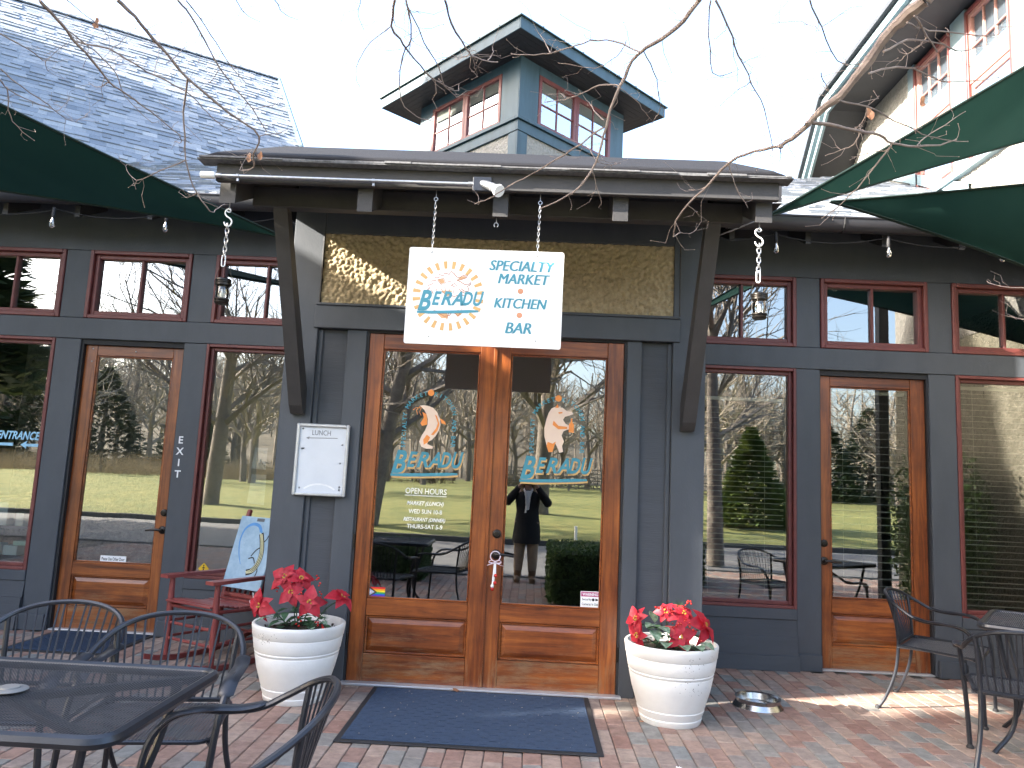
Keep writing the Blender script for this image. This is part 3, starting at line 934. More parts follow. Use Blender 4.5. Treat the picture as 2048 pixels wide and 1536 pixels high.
b.build('rolled_edge', pm('dark roll roofing', (.012, .012, .015), (.009, .009, .011), .9, 12, .4, 160, spec=.2), CAN)
B().prism([(.25, 3.62), (1.25, 3.62), (1.25, 4.1), (.25, 3.84)], 1.69, 2.12, 'yz').build('sun_stop_block', SOFFIT, CAN)  # added block behind the roof end, stops a sun streak on the right wing
# carrying beam between rafters, bolted brackets down to the corner boards
B().box(-1.56, 1.54, -.775, -.69, 3.072, 3.2, .004).build('carrying_beam', DKBEAM, CAN)
for x in (-1.385, 1.362):
    w = .046
    b = B().prism([(-.032, 1.815), (-.075, 1.815), (-.125, 1.87), (-.775, 3.10), (-.69, 3.10), (-.032, 2.0)], x - w, x + w, 'yz')
    br = b.build('bracket', DKBEAM, CAN)
    B().lathe([(0, -.002), (.019, -.002), (.018, .003), (.010, .004), (.010, .011), (0, .013)], 12, (x, -.098, 1.90), axis='y').build('bolt', GALV, br)

# ---- low wing roofs with half-round gutters, rafter tails
def tile_field(parent, P, h, g, clip, inside, nparts, expo=.143, urange=(-3, 6), vrange=(0, 6)):
    """courses of shingle tabs on the plane through P with level direction h and upslope direction g"""
    h, g = Vector(h).normalized(), Vector(g).normalized()
    n = h.cross(g).normalized()
    if n.z < 0: n = -n
    tabs = []
    v = vrange[0]
    row = 0
    while v < vrange[1]:
        u = urange[0] - rnd.uniform(0, .3)
        while u < urange[1]:
            w = rnd.choice((.10, .13, .16, .19, .23))
            if clip:
                w = min(w, clip(v) - u)
                if w < .03: break
            c = P + h * (u + w / 2) + g * (v + expo / 2)
            if inside(c): tabs.append((u, v, w, min(1, max(0, rnd.gauss(.5, .15))), rnd.choice((.001, .001, .002, .012, .015, .017)), c))
            u += w
        v += expo
        row += 1
    tabs.sort(key=lambda t: (t[5] - CAM).length)
    meshes = {}
    b = B()
    rot = Matrix((h, g, n)).transposed().to_4x4()
    for i, (u, v, w, ti, th, c) in enumerate(tabs):
        q = [(0.001, 0, 0), (w - .001, 0, 0), (w, expo + .03, 0), (0, expo + .03, 0), (0.001, 0, th + .004), (w - .001, 0, th + .004), (w, expo + .03, .001), (0, expo + .03, .001)]
        fs = [(4, 5, 6, 7), (0, 1, 5, 4), (1, 2, 6, 5), (3, 0, 4, 7)]
        if i < nparts:
            key = (round(w, 3), int(ti * 5.99), th)
            if key not in meshes: meshes[key] = B().add(q, fs, (key[1] + .5) / 6).mesh('shingle', SHINGLE, tint=True)
            mt = rot.copy()
            mt.translation = P + h * u + g * v
            link_mesh('shingle', meshes[key], parent, mat=mt)
        else:
            b.add([P + h * (u + p[0]) + g * (v + p[1]) + n * p[2] for p in q], fs, ti)
    if b.v: b.build('shingle', SHINGLE, parent, tint=True, kind='stuff')

def lowz(y): return 3.635 + .52 * (y - .62)
for sx, x0, x1, xt in ((-1, -6.4, -1.5, -1.2), (1, 1.45, 5.2, 1.2)):
    b = B()
    if sx < 0:
        far = [(x1, 5.35), (-3.7, 5.35), (-5.0, 3.7), (x0, 2.9)]
    else:
        far = [(x1, 5.9), (3.2, 4.2), (x0, 4.2)]
    poly = ([(x0, .60), (x1, .60)] + far)
    P0 = [(x, y, lowz(y) - .012) for x, y in poly]
    P1 = [(x, y, lowz(y) - .06) for x, y in poly]
    nn = len(poly)
    b.add(P0 + P1, [tuple(range(nn)), tuple(range(2 * nn - 1, nn - 1, -1))] + [(i, i + nn, (i + 1) % nn + nn, (i + 1) % nn) for i in range(nn)])
    rf = b.build('wing_roof', SOFFIT, BLD)
    ymax = (lambda x: 5.3 if x > -3.75 else 3.7 + (x + 5.0) * 1.27 if x > -5 else 3.7 + (x + 5) * .57) if sx < 0 else (lambda x: 4.15 if x < 3.2 else 4.2 + (x - 3.2) * .85)
    lim = (lambda c: c.x > -5.6 and c.y < ymax(c.x) and c.x < -1.5) if sx < 0 else (lambda c: 1.5 < c.x < 5.15 and c.y < ymax(c.x))
    tile_field(rf, Vector((0, .60, lowz(.60) - .012)), (1, 0, 0), (0, 1, .52), None, lim, 150 if sx < 0 else 220, urange=(x0, x1), vrange=(0, 5.6))
    gx0, gx1 = (-5.6, -1.53) if sx < 0 else (1.495, 5.15)
    prof = [(.075 * math.cos(R(180 + a)), .075 * math.sin(R(180 + a)) * 1.35) for a in range(0, 181, 20)]
    prof = prof + [(p[0] * .9, p[1] * .9 + .001) for p in prof[::-1]]
    gt = B().prism([(.60 + p[0], 3.632 + p[1]) for p in prof], gx0, gx1, 'yz')
    gt.tube([(gx0, .527, 3.634), (gx1, .527, 3.634)], .011, 8)
    go = gt.build('gutter', pm('dark gutter', (.04, .04, .046), None, .35, 6, spec=.6), BLD, smooth=True)
    hx = gx0 + .3
    while hx < gx1:
        B().tube([(hx, .70, 3.66)] + [(hx, .60 + .079 * math.cos(R(a)), 3.632 + .105 * math.sin(R(a))) for a in range(0, -181, -30)] + [(hx, .53, 3.65)], .006, 6).build('gutter_hanger', RUBBER, go)
        hx += .92
    tx = -5.5 if sx < 0 else 1.86
    while tx < gx1:
        B().prism([(.69, 3.455), (.69, 3.555), (1.10, 3.76), (1.10, 3.66)], tx - .022, tx + .022, 'yz').build('rafter_tail', DKBEAM, BLD)
        tx += .622

# ================================================================ CUPOLA TOWER (turned 45 degrees)
WC = Vector((-.106, 4.95, 0))
TS = 2.40
TOW = thing('cupola_tower', 'small square cupola on the roof with red framed windows, pale roughcast and wide dark eaves', 'cupola', (WC.x, WC.y, 0))
TOW.rotation_euler = (0, 0, R(45))   # local +x = right-back face, local +y = left-back face
def tw(face, u0, u1, d0, d1, z0, z1, mat, name, c=.004, par=None):
    """box on a tower face: u along the face from the front corner, d outward from the wall"""
    b = B()
    if face == 'r': b.box(u0, u1, -d1, -d0, z0, z1, c)
    else: b.box(-d1, -d0, u0, u1, z0, z1, c)
    return b.build(name, mat, par or TOW)
B().box(.02, TS - .02, .02, TS - .02, 4.2, 7.6).build('core_wall', SOFFIT, TOW)
for f in 'rl':
    o = 0 if f == 'r' else .0015
    # roughcast below the ledge
    nb = B()
    NU, NV = 110, 60
    for j in range(NV + 1):
        for i in range(NU + 1):
            u = .17 + (TS - .34) * i / NU
            z = 5.0 + 1.44 * j / NV
            d1 = noise.voronoi(Vector((u * 26, 1.7 + o * 1000, z * 26)))[0][0]
            h = .016 * (1 - min(1, d1 * 1.3)) + .006 * noise.noise((u * 60, 3, z * 60))
            nb.v.append((u, -.004 - h, z) if f == 'r' else (-.004 - h, u, z))
    for j in range(NV):
        for i in range(NU):
            a = j * (NU + 1) + i
            q = (a, a + 1, a + NU + 2, a + NU + 1)
            nb.f.append(q if f == 'r' else q[::-1]); nb.t.append(.5)
    nb.build('roughcast_panel', STUCCO2, TOW, smooth='all')
    tw(f, -.03 if f == 'r' else -.002, .17, 0, .03, 4.6, 6.44, TEAL, 'corner_board')
    tw(f, TS - .17, TS, 0, .03, 4.6, 6.44, TEAL, 'corner_board')
    tw(f, -.04 if f == 'r' else -.002, TS + .02, 0, .04 + o, 6.442, 6.60, TEAL, 'trim_band')
    tw(f, -.075 if f == 'r' else -.002, TS + .05, 0, .075 + o, 6.602, 6.655, TEAL, 'ledge')
    tw(f, -.02 if f == 'r' else -.002, .375, 0, .02, 6.657, 7.63, TEAL, 'wall_board')
    tw(f, 2.06, TS, 0, .02, 6.657, 7.63, TEAL, 'wall_board')
    tw(f, .376, 2.059, 0, .024, 7.462, 7.63, TEAL, 'head_board')
    for u0, u1 in ((.377, 1.216), (1.219, 2.058)):
        b = B()
        fr = lambda a0, a1, z0_, z1_, d0, d1: (b.box(a0, a1, -d1, -d0, z0_, z1_, .004) if f == 'r' else b.box(-d1, -d0, a0, a1, z0_, z1_, .004))
        z0_, z1_ = 6.658, 7.46
        fr(u0, u0 + .06, z0_, z1_, -.03, .03); fr(u1 - .06, u1, z0_, z1_, -.03, .03)
        fr(u0 + .06, u1 - .06, z1_ - .06, z1_, -.03, .029); fr(u0 + .06, u1 - .06, z0_, z0_ + .06, -.03, .029)
        w = b.build('casement_window', RED, TOW)
        b = B()
        um, zm = (u0 + u1) / 2, 7.03
        fr(um - .012, um + .012, z0_ + .06, z1_ - .06, -.02, .012)
        fr(u0 + .06, u1 - .06, zm - .012, zm + .012, -.02, .011)
        b.build('muntin', RED, w)
        for a0, a1 in ((u0 + .06, um), (um, u1 - .06)):
            for c0, c1 in ((z0_ + .06, zm), (zm, z1_ - .06)):
                q = [(a0, .004, c0), (a1, .004, c0), (a1, .004, c1), (a0, .004, c1)]
                if f == 'l': q = [(.004, p[0], p[2]) for p in q][::-1]
                B().add(q, [(0, 1, 2, 3)]).build('pane', GLASS_UP, w)
        q = [(u0 + .06, .012, 7.22), (u1 - .06, .012, 7.22), (u1 - .06, .012, 7.41), (u0 + .06, .012, 7.41)]
        if f == 'l': q = [(.012, p[0], p[2]) for p in q][::-1]
        B().add(q, [(0, 1, 2, 3)]).build('roller_shade', BLINDM, w)
OV = .50
for i in range(5):
    e0, e1 = -OV + .02 + i * .1, -OV + .02 + (i + 1) * .1 - .004
    b = B()
    b.box(e0, TS - e0, e0, e1, 7.60, 7.62).box(e0, e1, e1 + .004, TS - e0, 7.6005, 7.62)
    b.box(TS - e1, TS - e0, e1 + .004, TS - e0, 7.60, 7.62).box(e1 + .004, TS - e1 - .004, TS - e1, TS - e0, 7.6, 7.62)
    b.build('soffit_plank', SOFFIT, TOW)
b = B()
b.box(-OV, TS + OV, -OV, -OV + .02, 7.595, 7.775, .004).box(-OV, -OV + .02, -OV + .021, TS + OV, 7.595, 7.775, .004)
b.box(TS + OV - .02, TS + OV, -OV + .021, TS + OV, 7.595, 7.775, .004).box(-OV + .021, TS + OV - .021, TS + OV - .02, TS + OV, 7.595, 7.775, .004)
b.build('eave_fascia', TEAL, TOW)
c = TS / 2
e = OV + .035
rb = [(-e, -e, 7.78), (TS + e, -e, 7.78), (TS + e, TS + e, 7.78), (-e, TS + e, 7.78), (c, c, 8.35)]
b = B().add(rb + [(p[0], p[1], 7.765) for p in rb[:4]], [(0, 1, 4), (1, 2, 4), (2, 3, 4), (3, 0, 4), (8, 7, 6, 5), (5, 6, 1, 0), (6, 7, 2, 1), (7, 8, 3, 2), (8, 5, 0, 3)])
rf = b.build('hip_roof', pm('dark green metal roof', (.05, .075, .07), None, .4, 5, metal=.4), TOW)
for i in range(9):
    t = -e + .02 + i * (TS + 2 * e - .04) / 8
    hgt = 7.785 + (8.35 - 7.78) * (1 - abs(t - c) / (c + e))
    for ax in (0, 1):
        for s_ in (0, 1):
            a0 = (t, -e if s_ == 0 else TS + e, 7.785); a1 = (t, c - (c + e) * abs(t - c) / (c + e) if s_ == 0 else c + abs(t - c), hgt)
            if ax: a0, a1 = (a0[1], a0[0], a0[2]), (a1[1], a1[0], a1[2])
            if (Vector(a1) - Vector(a0)).length > .1:
                B().tube([a0, a1], .012, 4).build('standing_seam', rf.data.materials[0], rf)

# ================================================================ STEEP SHINGLED ROOF of the house to the left
SH = thing('shingled_roof_house', 'house behind the left wing with a steep blue grey shingled roof half in shade', 'house', (-5.0, 6.0, 0))
hd = Vector((.849, .528, 0)).normalized()
tp = math.tan(R(43.3))
gd = Vector((-.528, .849, tp)).normalized()
PP = Vector((-5.01, 3.61, 5.15))
O_ = Vector((-5.0, 6.0, 0))
def sp(u, v): return PP + hd * u + gd * v - O_
ra0, ra1 = 2.52, 2.58      # the gable rake along the right edge
TOPV = 5.83
nrm = hd.cross(gd).normalized()
q = [sp(-9, -1.2), sp(ra0, -1.2), sp(ra1, TOPV), sp(-9, TOPV)]
lowq = [p - nrm * .12 for p in q]
b = B().add(q + lowq, [(0, 1, 2, 3), (7, 6, 5, 4), (4, 5, 1, 0), (5, 6, 2, 1), (6, 7, 3, 2), (7, 4, 0, 3)])
# far slope and gable
g2 = Vector((.528, -.849, tp)).normalized()
r0, r1 = sp(-9, TOPV), sp(ra1, TOPV)
b.add([r0, r1, r1 - g2 * 6, r0 - g2 * 6], [(0, 1, 2, 3)])
rf = b.build('gable_roof', SOFFIT, SH)
# the tab sorter measures from the camera, so work in world space and shift the parts back
save = CAM.copy()
CAM.x, CAM.y, CAM.z = save.x - O_.x, save.y - O_.y, save.z
def inroof2(c_): 
    w_ = c_ - (PP - O_)
    u, v = w_.dot(hd), w_.dot(gd)
    X = c_ + O_
    d = X.y - save.y
    if v > TOPV - .08: return False
    uu = (X.x - save.x) / d
    return uu > -.82 and X.z > lowz(X.y) - .15
tile_field(rf, PP - O_ + nrm * .003, hd, gd, lambda v: ra0 + (ra1 - ra0) * (v + 1.2) / 7 + .03, inroof2, 300, urange=(-6, 2.9), vrange=(-1.0, TOPV))
CAM.x, CAM.y, CAM.z = save
# rake board and ridge caps
B().tube([sp(ra0, -1.2) + nrm * .01, sp(ra1, TOPV) + nrm * .01], .05, 4).build('rake_board', TEAL, SH)
u = -6.0
cp = B().prism([(-.14, -.09), (0, .02), (.14, -.09), (.13, -.105), (0, 0), (-.13, -.105)], 0, .22, 'yz').mesh('ridge_cap', SHINGLE, tint=True)
while u < 2.4:
    mt = Matrix((hd, Vector((-hd.y, hd.x, 0)), Vector((0, 0, 1)))).transposed().to_4x4()
    mt = mt @ Matrix.Rotation(R(2.5), 4, 'Y')
    mt.translation = sp(u, TOPV) + Vector((0, 0, .03))
    link_mesh('ridge_cap', cp, rf, mat=mt)
    u += .19
wl = B()
wl.add([sp(-9, -1.2) + Vector((0, .4, -.2)), sp(ra0 - .3, -1.2) + Vector((0, .4, -.2)), (sp(ra0 - .3, -1.2) + Vector((0, .4, 0))) * 1, sp(-9, -1.2) + Vector((0, .4, 0))], [(0, 1, 2, 3)])
a = sp(ra0 - .35, -1.1); t_ = sp(ra1 - .35, TOPV - .15); z_ = sp(ra1 - .35, TOPV - .15) - g2 * 5.6
wl.add([(a.x, a.y, 0), tuple(a), tuple(t_), tuple(z_), (z_.x, z_.y, 0)], [(0, 1, 2, 3, 4)])
a2 = sp(-9, -1.1)
wl.add([(a2.x, a2.y, 0), (a.x, a.y, 0), tuple(a), tuple(a2)], [(0, 1, 2, 3)])
wl.build('house_wall', STUCCO2, SH)

# ================================================================ FORWARD WINGS left and right of the court
LH = thing('left_side_house', 'tall roughcast house closing the left side of the courtyard', 'house', (-8.5, 0, 0))
b = B().box(-1.0, -7, -4.05, -1.05, 0, 7.0)
b.build('house_wall', STUCCO2, LH)
b = B().add([(-.8, -4.1, 7.0), (-.8, -1.02, 7.0), (-4, -1.02, 7.7), (-4, -4.1, 7.7), (-7.2, -4.1, 7.0), (-7.2, -1.02, 7.0), (-.8, -4.1, 7.08), (-.8, -1.02, 7.08)],
            [(0, 1, 7, 6), (6, 7, 2, 3), (3, 2, 5, 4), (0, 6, 3, 4), (1, 5, 2, 7), (0, 4, 5, 1)])
b.build('house_roof', SHINGLE, LH)
B().box(-1.4, -.9, -4.95, -4.101, 7.0, 7.72).build('sign_shade_block', DKBEAM, LH)  # added unseen slab that keeps the sun off the hanging sign
b = B().prism([(-1.0, 0), (6.4, 0), (6.4, 6.8), (4.35, 8.05), (3.9, 8.6), (2.2, 12.8), (-1.0, 12.8)], -6.0, .0, 'yz')
b.build('shade_block', STUCCO2, LH)  # unseen mass, outline shaped to shade the left roof and the cupola

RH = thing('roughcast_gable_house', 'pale roughcast house on the right with deep dark eaves and red sash windows', 'house', (5.2, 4, 0))
rc = B()
def rw(y, z): return (0, y - 4, z)
W = [(2.15, 2.98), (3.29, 4.16)]
ys = [-2.6, 2.05, 2.98, 3.28, 4.16, 8.4]
# wall with window openings, roughcast relief
def wall_patch(y0, y1, z0, z1, step):
    ny_, nz_ = max(1, int((y1 - y0) / step)), max(1, int((z1 - z0) / step))
    o = len(rc.v)
    for j in range(nz_ + 1):
        for i in range(ny_ + 1):
            y_ = y0 + (y1 - y0) * i / ny_; z_ = z0 + (z1 - z0) * j / nz_
            hh = 0
            if 0 < i < ny_ and 0 < j < nz_:
                hh = .022 * (1 - min(1, noise.voronoi(Vector((7.7, y_ * 20, z_ * 20)))[0][0] * 1.3)) + .008 * noise.noise((3, y_ * 45, z_ * 45))
            rc.v.append((-hh, y_ - 4, z_))
    for j in range(nz_):
        for i in range(ny_):
            a = o + j * (ny_ + 1) + i
            rc.f.append((a, a + ny_ + 1, a + ny_ + 2, a + 1)); rc.t.append(.5)
wall_patch(-2.6, 2.02, 3.3, 7.2, .06)
wall_patch(2.02, 8.4, 4.2, 5.36, .03)
wall_patch(4.30, 7.2, 5.36, 7.2, .03)
wall_patch(2.02, 8.4, 0, 4.2, .3)
rc.build('roughcast_wall', STUCCO2, RH, smooth='all')
rc = B()
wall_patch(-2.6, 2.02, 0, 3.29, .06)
rc.build('shade_toned_wall', STUCCO3, RH, smooth='all')  # lower wall in the colour that carries painted shade
B().box(.04, 6, -6.6, 4.4, 0, 7.2).build('core_wall', SOFFIT, RH)
SKY = pm('pale blue casing paint', (.20, .27, .30), (.15, .21, .235), .55, 7, .3, 90)
def rb(name, y0, y1, z0, z1, d0, d1, mat, par=RH, c=.004):
    return B().box(-d1, -d0, y0 - 4, y1 - 4, z0, z1, c).build(name, mat, par)
rb('window_casing', 4.145, 4.31, 5.28, 7.17, -.02, .045, SKY)
rb('window_casing', 2.975, 3.285, 5.28, 7.17, -.02, .045, SKY)
rb('window_casing', 1.98, 2.145, 5.28, 7.17, -.02, .045, SKY)
rb('window_sill', 1.95, 4.34, 5.19, 5.278, -.02, .08, SKY)
for y0, y1 in W:
    b = B()
    fr = lambda a0, a1, z0_, z1_, d0, d1: b.box(-d1, -d0, a0 - 4, a1 - 4, z0_, z1_, .004)
    fr(y0, y0 + .045, 5.28, 7.12, -.05, .05); fr(y1 - .045, y1, 5.28, 7.12, -.05, .05); fr(y0 + .045, y1 - .045, 7.07, 7.12, -.05, .049); fr(y0 + .045, y1 - .045, 5.28, 5.34, -.05, .049)
    w = b.build('sash_window', RED, RH)
    b = B()
    a0, a1 = y0 + .046, y1 - .046
    fr(a0, a0 + .05, 6.2, 7.069, -.02, .03); fr(a1 - .05, a1, 6.2, 7.069, -.02, .03); fr(a0 + .05, a1 - .05, 7.01, 7.069, -.02, .029); fr(a0 + .05, a1 - .05, 6.2, 6.27, -.02, .029)
    fr(a0, a0 + .05, 5.341, 6.199, -.03, .015); fr(a1 - .05, a1, 5.341, 6.199, -.03, .015); fr(a0 + .05, a1 - .05, 5.341, 5.42, -.03, .014); fr(a0 + .05, a1 - .05, 6.13, 6.199, -.03, .014)
    for k_ in (1, 2):
        m_ = a0 + .05 + (a1 - a0 - .1) * k_ / 3
        fr(m_ - .009, m_ + .009, 6.27, 7.01, -.01, .02)
    fr(a0 + .05, a1 - .05, 6.63, 6.65, -.01, .019)
    b.build('sash', pm('pale red sash', (.34, .17, .145), None, .5, 9), w)
    B().box(.015, .03, a0 - 4, a1 - 4, 5.36, 7.05).build('pane_backing', pm('pale curtain %d' % int(y0 * 10), (.42, .45, .48), None, .9), w)  # pale sheet added behind the glass to lighten the panes
    for z0_, z1_, d in ((5.42, 6.13, -.005), (6.27, 7.01, .005)):
        B().add([(-d, a0 + .05 - 4, z0_), (-d, a1 - .05 - 4, z0_), (-d, a1 - .05 - 4, z1_), (-d, a0 + .05 - 4, z1_)], [(3, 2, 1, 0)]).build('pane', GLASS_UP, w)
# eaves: soffit, two-step fascia, roof edge; the far end turns down
pro = [(-2.9, 7.2), (5.5, 7.2), (6.5, 6.2), (7.0, 5.2)]
def eave(name, x0, x1, dz0, dz1, mat):
    b = B()
    for y_, z_ in pro:
        b.v += [(x0, y_ - 4, z_ + dz0), (x1, y_ - 4, z_ + dz0), (x1, y_ - 4, z_ + dz1), (x0, y_ - 4, z_ + dz1)]
    for i in range(len(pro) - 1):
        for k_ in range(4):
            b.f.append((i * 4 + k_, i * 4 + (k_ + 1) % 4, i * 4 + 4 + (k_ + 1) % 4, i * 4 + 4 + k_)); b.t.append(.5)
    b.f += [(3, 2, 1, 0), tuple(range(len(pro) * 4 - 4, len(pro) * 4))]; b.t += [.5, .5]
    return b.build(name, mat, RH)
eave('soffit', -.62, .02, .0, .03, SOFFIT)
eave('eave_fascia', -.66, -.621, -.035, .10, SKY)
eave('eave_fascia', -.72, -.661, .07, .19, SKY)
eave('roof_edge', -.78, .6, .20, .26, pm('dark roof edge', (.05, .055, .065), None, .7, 9))
b = B().add([(-.75, -6.9, 7.46), (-.75, 1.5, 7.46), (5, 1.5, 11.5), (5, -6.9, 11.5)], [(0, 3, 2, 1)])
b.build('house_roof', SHINGLE, RH)
# trim strip where the low roof meets this wall
q = [(3.0, lowz(3.0)), (5.8, lowz(5.8))]
b = B().add([(-.05, y_ - 4, z_ + a_) for y_, z_ in q for a_ in (.02, .16)] + [(-.0, y_ - 4, z_ + a_) for y_, z_ in q for a_ in (.02, .16)], [(0, 1, 3, 2), (1, 5, 7, 3), (0, 2, 6, 4)])
b.build('flashing_trim', SKY, RH)
# ================================================================ HANGING SIGN
SG = thing('hanging_sign', 'white hanging sign with teal lettering and an orange sunburst boar emblem', 'sign', (-.032, -1.05, 2.465))
hw, hh, rr = .4545, .2875, .012
pts = []
for cx, cz, a0 in ((hw - rr, hh - rr, 0), (-hw + rr, hh - rr, 90), (-hw + rr, -hh + rr, 180), (hw - rr, -hh + rr, 270)):
    pts += [(cx + rr * math.cos(R(a0 + k * 22.5)), cz + rr * math.sin(R(a0 + k * 22.5))) for k in range(5)]
B().prism(pts, -.005, .005, 'xz').build('panel', WHITEP, SG)
ys = -.0062
lx, lz = -.212, 0.002
for i in range(24):
    a = 2 * math.pi * (i + .5) / 24
    b = B()
    q = []
    for r_, w_ in ((.163, .017), (.208, .023)):
        for s_ in (-1, 1):
            q.append((lx + r_ * math.cos(a) - s_ * w_ / 2 * math.sin(a), lz + r_ * math.sin(a) + s_ * w_ / 2 * math.cos(a)))
    flatpoly(b, [q[0], q[2], q[3], q[1]], ys)
    b.build('sun_ray', AMBER, SG)
strip(B(), [(lx + .155 * math.cos(R(a)), lz + .155 * math.sin(R(a))) for a in range(0, 360, 10)], .0022, ys, closed=True).build('ring', GREYINK if False else pm('lilac ring print', (.55, .55, .66), None, .5), SG)
APRI = pm('apricot print', (.62, .36, .17), None, .5)
# boar emblem: outline strokes and a few filled marks
b = B()
def em(p): return (lx + p[0] * .15, lz + p[1] * .15)
for pts_, w_ in (([(-.9, .12), (-.72, .3), (-.8, .38), (-.62, .46), (-.7, .56), (-.5, .6), (-.56, .72), (-.38, .72), (-.4, .84), (-.22, .78), (-.2, .9), (.0, .86), (.08, .98), (.2, .88), (.3, .76), (.42, .74), (.48, .8), (.62, .86), (.72, .84), (.66, .74), (.45, .66), (.3, .64)], .009),
               ([(.3, .64), (.45, .58), (.62, .48), (.78, .5), (.86, .58), (.84, .46), (.72, .4), (.8, .32), (.76, .2), (.6, .22), (.5, .3), (.4, .28), (.5, .2), (.72, .1), (.6, .04), (.42, .06), (.25, -.02), (.1, .02), (-.05, -.08)], .009),
               ([(-.45, .62), (-.2, .7), (-.12, .5), (-.3, .44), (-.45, .62)], .007), ([(.1, .42), (.22, .5), (.34, .42), (.2, .38), (.1, .42)], .008),
               ([(-.3, .3), (-.2, .1)], .007), ([(-.15, .34), (-.08, .12)], .007), ([(.02, .3), (.06, .1)], .007), ([(-.5, .3), (-.42, .12)], .007), ([(-.66, .2), (-.58, .06)], .007), ([(.18, .26), (.22, .1)], .006), ([(-.06, .55), (.08, .58)], .007),
               ([(-.3, -.72), (-.1, -.82), (.1, -.78), (.2, -.62), (.35, -.72), (.45, -.8), (.5, -.66)], .009), ([(.0, -.95), (.05, -.72), (.16, -.6)], .008), ([(-.5, -.62), (-.3, -.7)], .012), ([(.4, -.55), (.6, -.62), (.55, -.5)], .008)):
    strip(b, [em(p) for p in pts_], w_ * .55, ys)
b.build('boar_outline', pm('rust print', (.45, .17, .08), None, .5), SG)
for q in ([(-.42, .62), (-.22, .67), (-.16, .52), (-.3, .47)], [(.32, .68), (.5, .78), (.64, .82), (.66, .77), (.46, .68)], [(-.55, -.58), (.0, -.66), (.05, -.9), (-.2, -.9)], [(.25, -.6), (.62, -.55), (.55, -.74), (.4, -.82)], [(-.25, .2), (.15, .22), (.1, .02), (-.1, -.02)]):
    flatpoly(B(), [em(p) for p in q], ys + .0006).build('boar_shading', APRI, SG)
b = brand(None, lx + .015, lz - .03, .355, ys - .0010)
b.build('brand_lettering', TEALINK, SG)
for txt, x, z, h, w_ in (('SPECIALTY', .212, .196, .062, .385), ('MARKET', .226, .118, .060, .305), ('KITCHEN', .212, -.028, .060, .310), ('BAR', .206, -.173, .064, .155)):
    b = B()
    for i_, o_ in enumerate((-.0027, -.0009, .0009, .0027)):
        letters(b, txt, x + o_, z, h, ys - .0004 * i_, width=w_ - .006, shear=.22)
    b.build('lettering', TEALINK, SG)
for z in (.046, -.097):
    flatpoly(B(), [(.209 + .017 * math.cos(R(a)), z + .017 * math.sin(R(a))) for a in range(0, 360, 24)], ys).build('dot', pm('coral print %d' % (z > 0), (.62, .28, .15), None, .5), SG)
def link_chain(b, p0, p1, n, L, w, r):
    """n interlocked oval links from p0 down to p1"""
    p0, p1 = Vector(p0), Vector(p1)
    for i in range(n):
        c = p0.lerp(p1, (i + .5) / n)
        ax = i % 2
        ring = []
        for k_ in range(12):
            a = 2 * math.pi * k_ / 12
            s_, t_ = math.cos(a) * w / 2, math.sin(a)
            zz_ = (L / 2 - w / 2) * (1 if t_ > 0 else -1) * (1 if abs(t_) > .01 else 0) + t_ * w / 2
            ring.append(c + (Vector((s_, 0, zz_)) if ax else Vector((0, s_, zz_))))
        b.tube(ring, r, 5, closed=True)
for sx in (-.318, .302):
    b = B()
    link_chain(b, (sx, .0, .57), (sx - .004, 0, .315), 14, .024, .012, .0018)
    b.build('chain', GALV, SG, smooth=True)
    b = B()
    b.tube([(sx + .011 * math.cos(R(a)), 0, .588 + .011 * math.sin(R(a))) for a in range(0, 360, 30)], .0028, 6, closed=True)
    b.tube([(sx, 0, .60), (sx, 0, .665)], .0028, 6)
    b.tube([(sx, 0, .577), (sx - .003, 0, .55)], .004, 6)
    b.build('eye_hook', GALV, SG, smooth=True)
    b = B().lathe([(0, -.003), (.007, -.003), (.007, .0005), (0, .0005)], 12, (sx - .004, -.0045, .262), axis='y')
    b.tube([(sx - .004, -.007, .262), (sx - .004, 0, .31)], .0022, 5)
    b.build('grommet', GALV, SG, smooth=True)
    B().lathe([(0, -.0015), (.004, -.0015), (.004, .0005), (0, .0005)], 10, (sx - .004 + .012, -.0052, -.245), axis='y').build('screw', BLACKINK, SG)
# spare eye under the middle rafter
b = B().tube([(.012 + .012 * math.cos(R(a)), -1.0, 2.925 + .014 * math.sin(R(a))) for a in range(-60, 250, 25)], .003, 6)
b.tube([(.012, -1.0, 2.94), (.012, -1.0, 2.97)], .003, 6)
tag(b.build('screw_eye', GALV, smooth=True), 'small empty hook under the middle canopy rafter', 'hook')

# ================================================================ S HOOK CHAINS WITH LANTERNS
def hook_chain(x, y, ztop, nl, label):
    t = thing('hook_chain', label, 'chain', (x, y, ztop), group='chains hanging from the canopy ends')
    b = B().tube([(0, 0, .03), (0, 0, -.02)], .004, 6)
    b.tube([(.012 * math.cos(R(a)), 0, -.03 + .012 * math.sin(R(a))) for a in range(0, 360, 30)], .0035, 6, closed=True)
    b.build('eye_screw', GALV, t, smooth=True)
    S_ = [(.012, .0), (.0, .012), (-.018, .004), (-.022, -.018), (-.008, -.036), (.014, -.05), (.022, -.07), (.012, -.092), (-.010, -.094), (-.022, -.078), (-.024, -.07)]
    B().tube(spline([(p[0], 0, p[1] - .034) for p in S_], 4), .0045, 8).build('s_hook', WHITEP, t, smooth=True)
    b = B()
    link_chain(b, (0, 0, -.115), (-.004, 0, -.115 - nl * .0285), nl, .038, .021, .0032)
    b.build('chain', GALV, t, smooth=True)
    z = -.115 - nl * .0285
    ring = [Vector((.011 * math.cos(R(a)), 0, (.024 if math.sin(R(a)) > 0 else -.024) * (abs(math.sin(R(a))) > .01) + .011 * math.sin(R(a)))) + Vector((-.005, 0, z - .03)) for a in range(0, 360, 30)]
    B().tube(ring, .004, 6, closed=True).build('quick_link', WHITEP, t, smooth=True)
    return z - .06
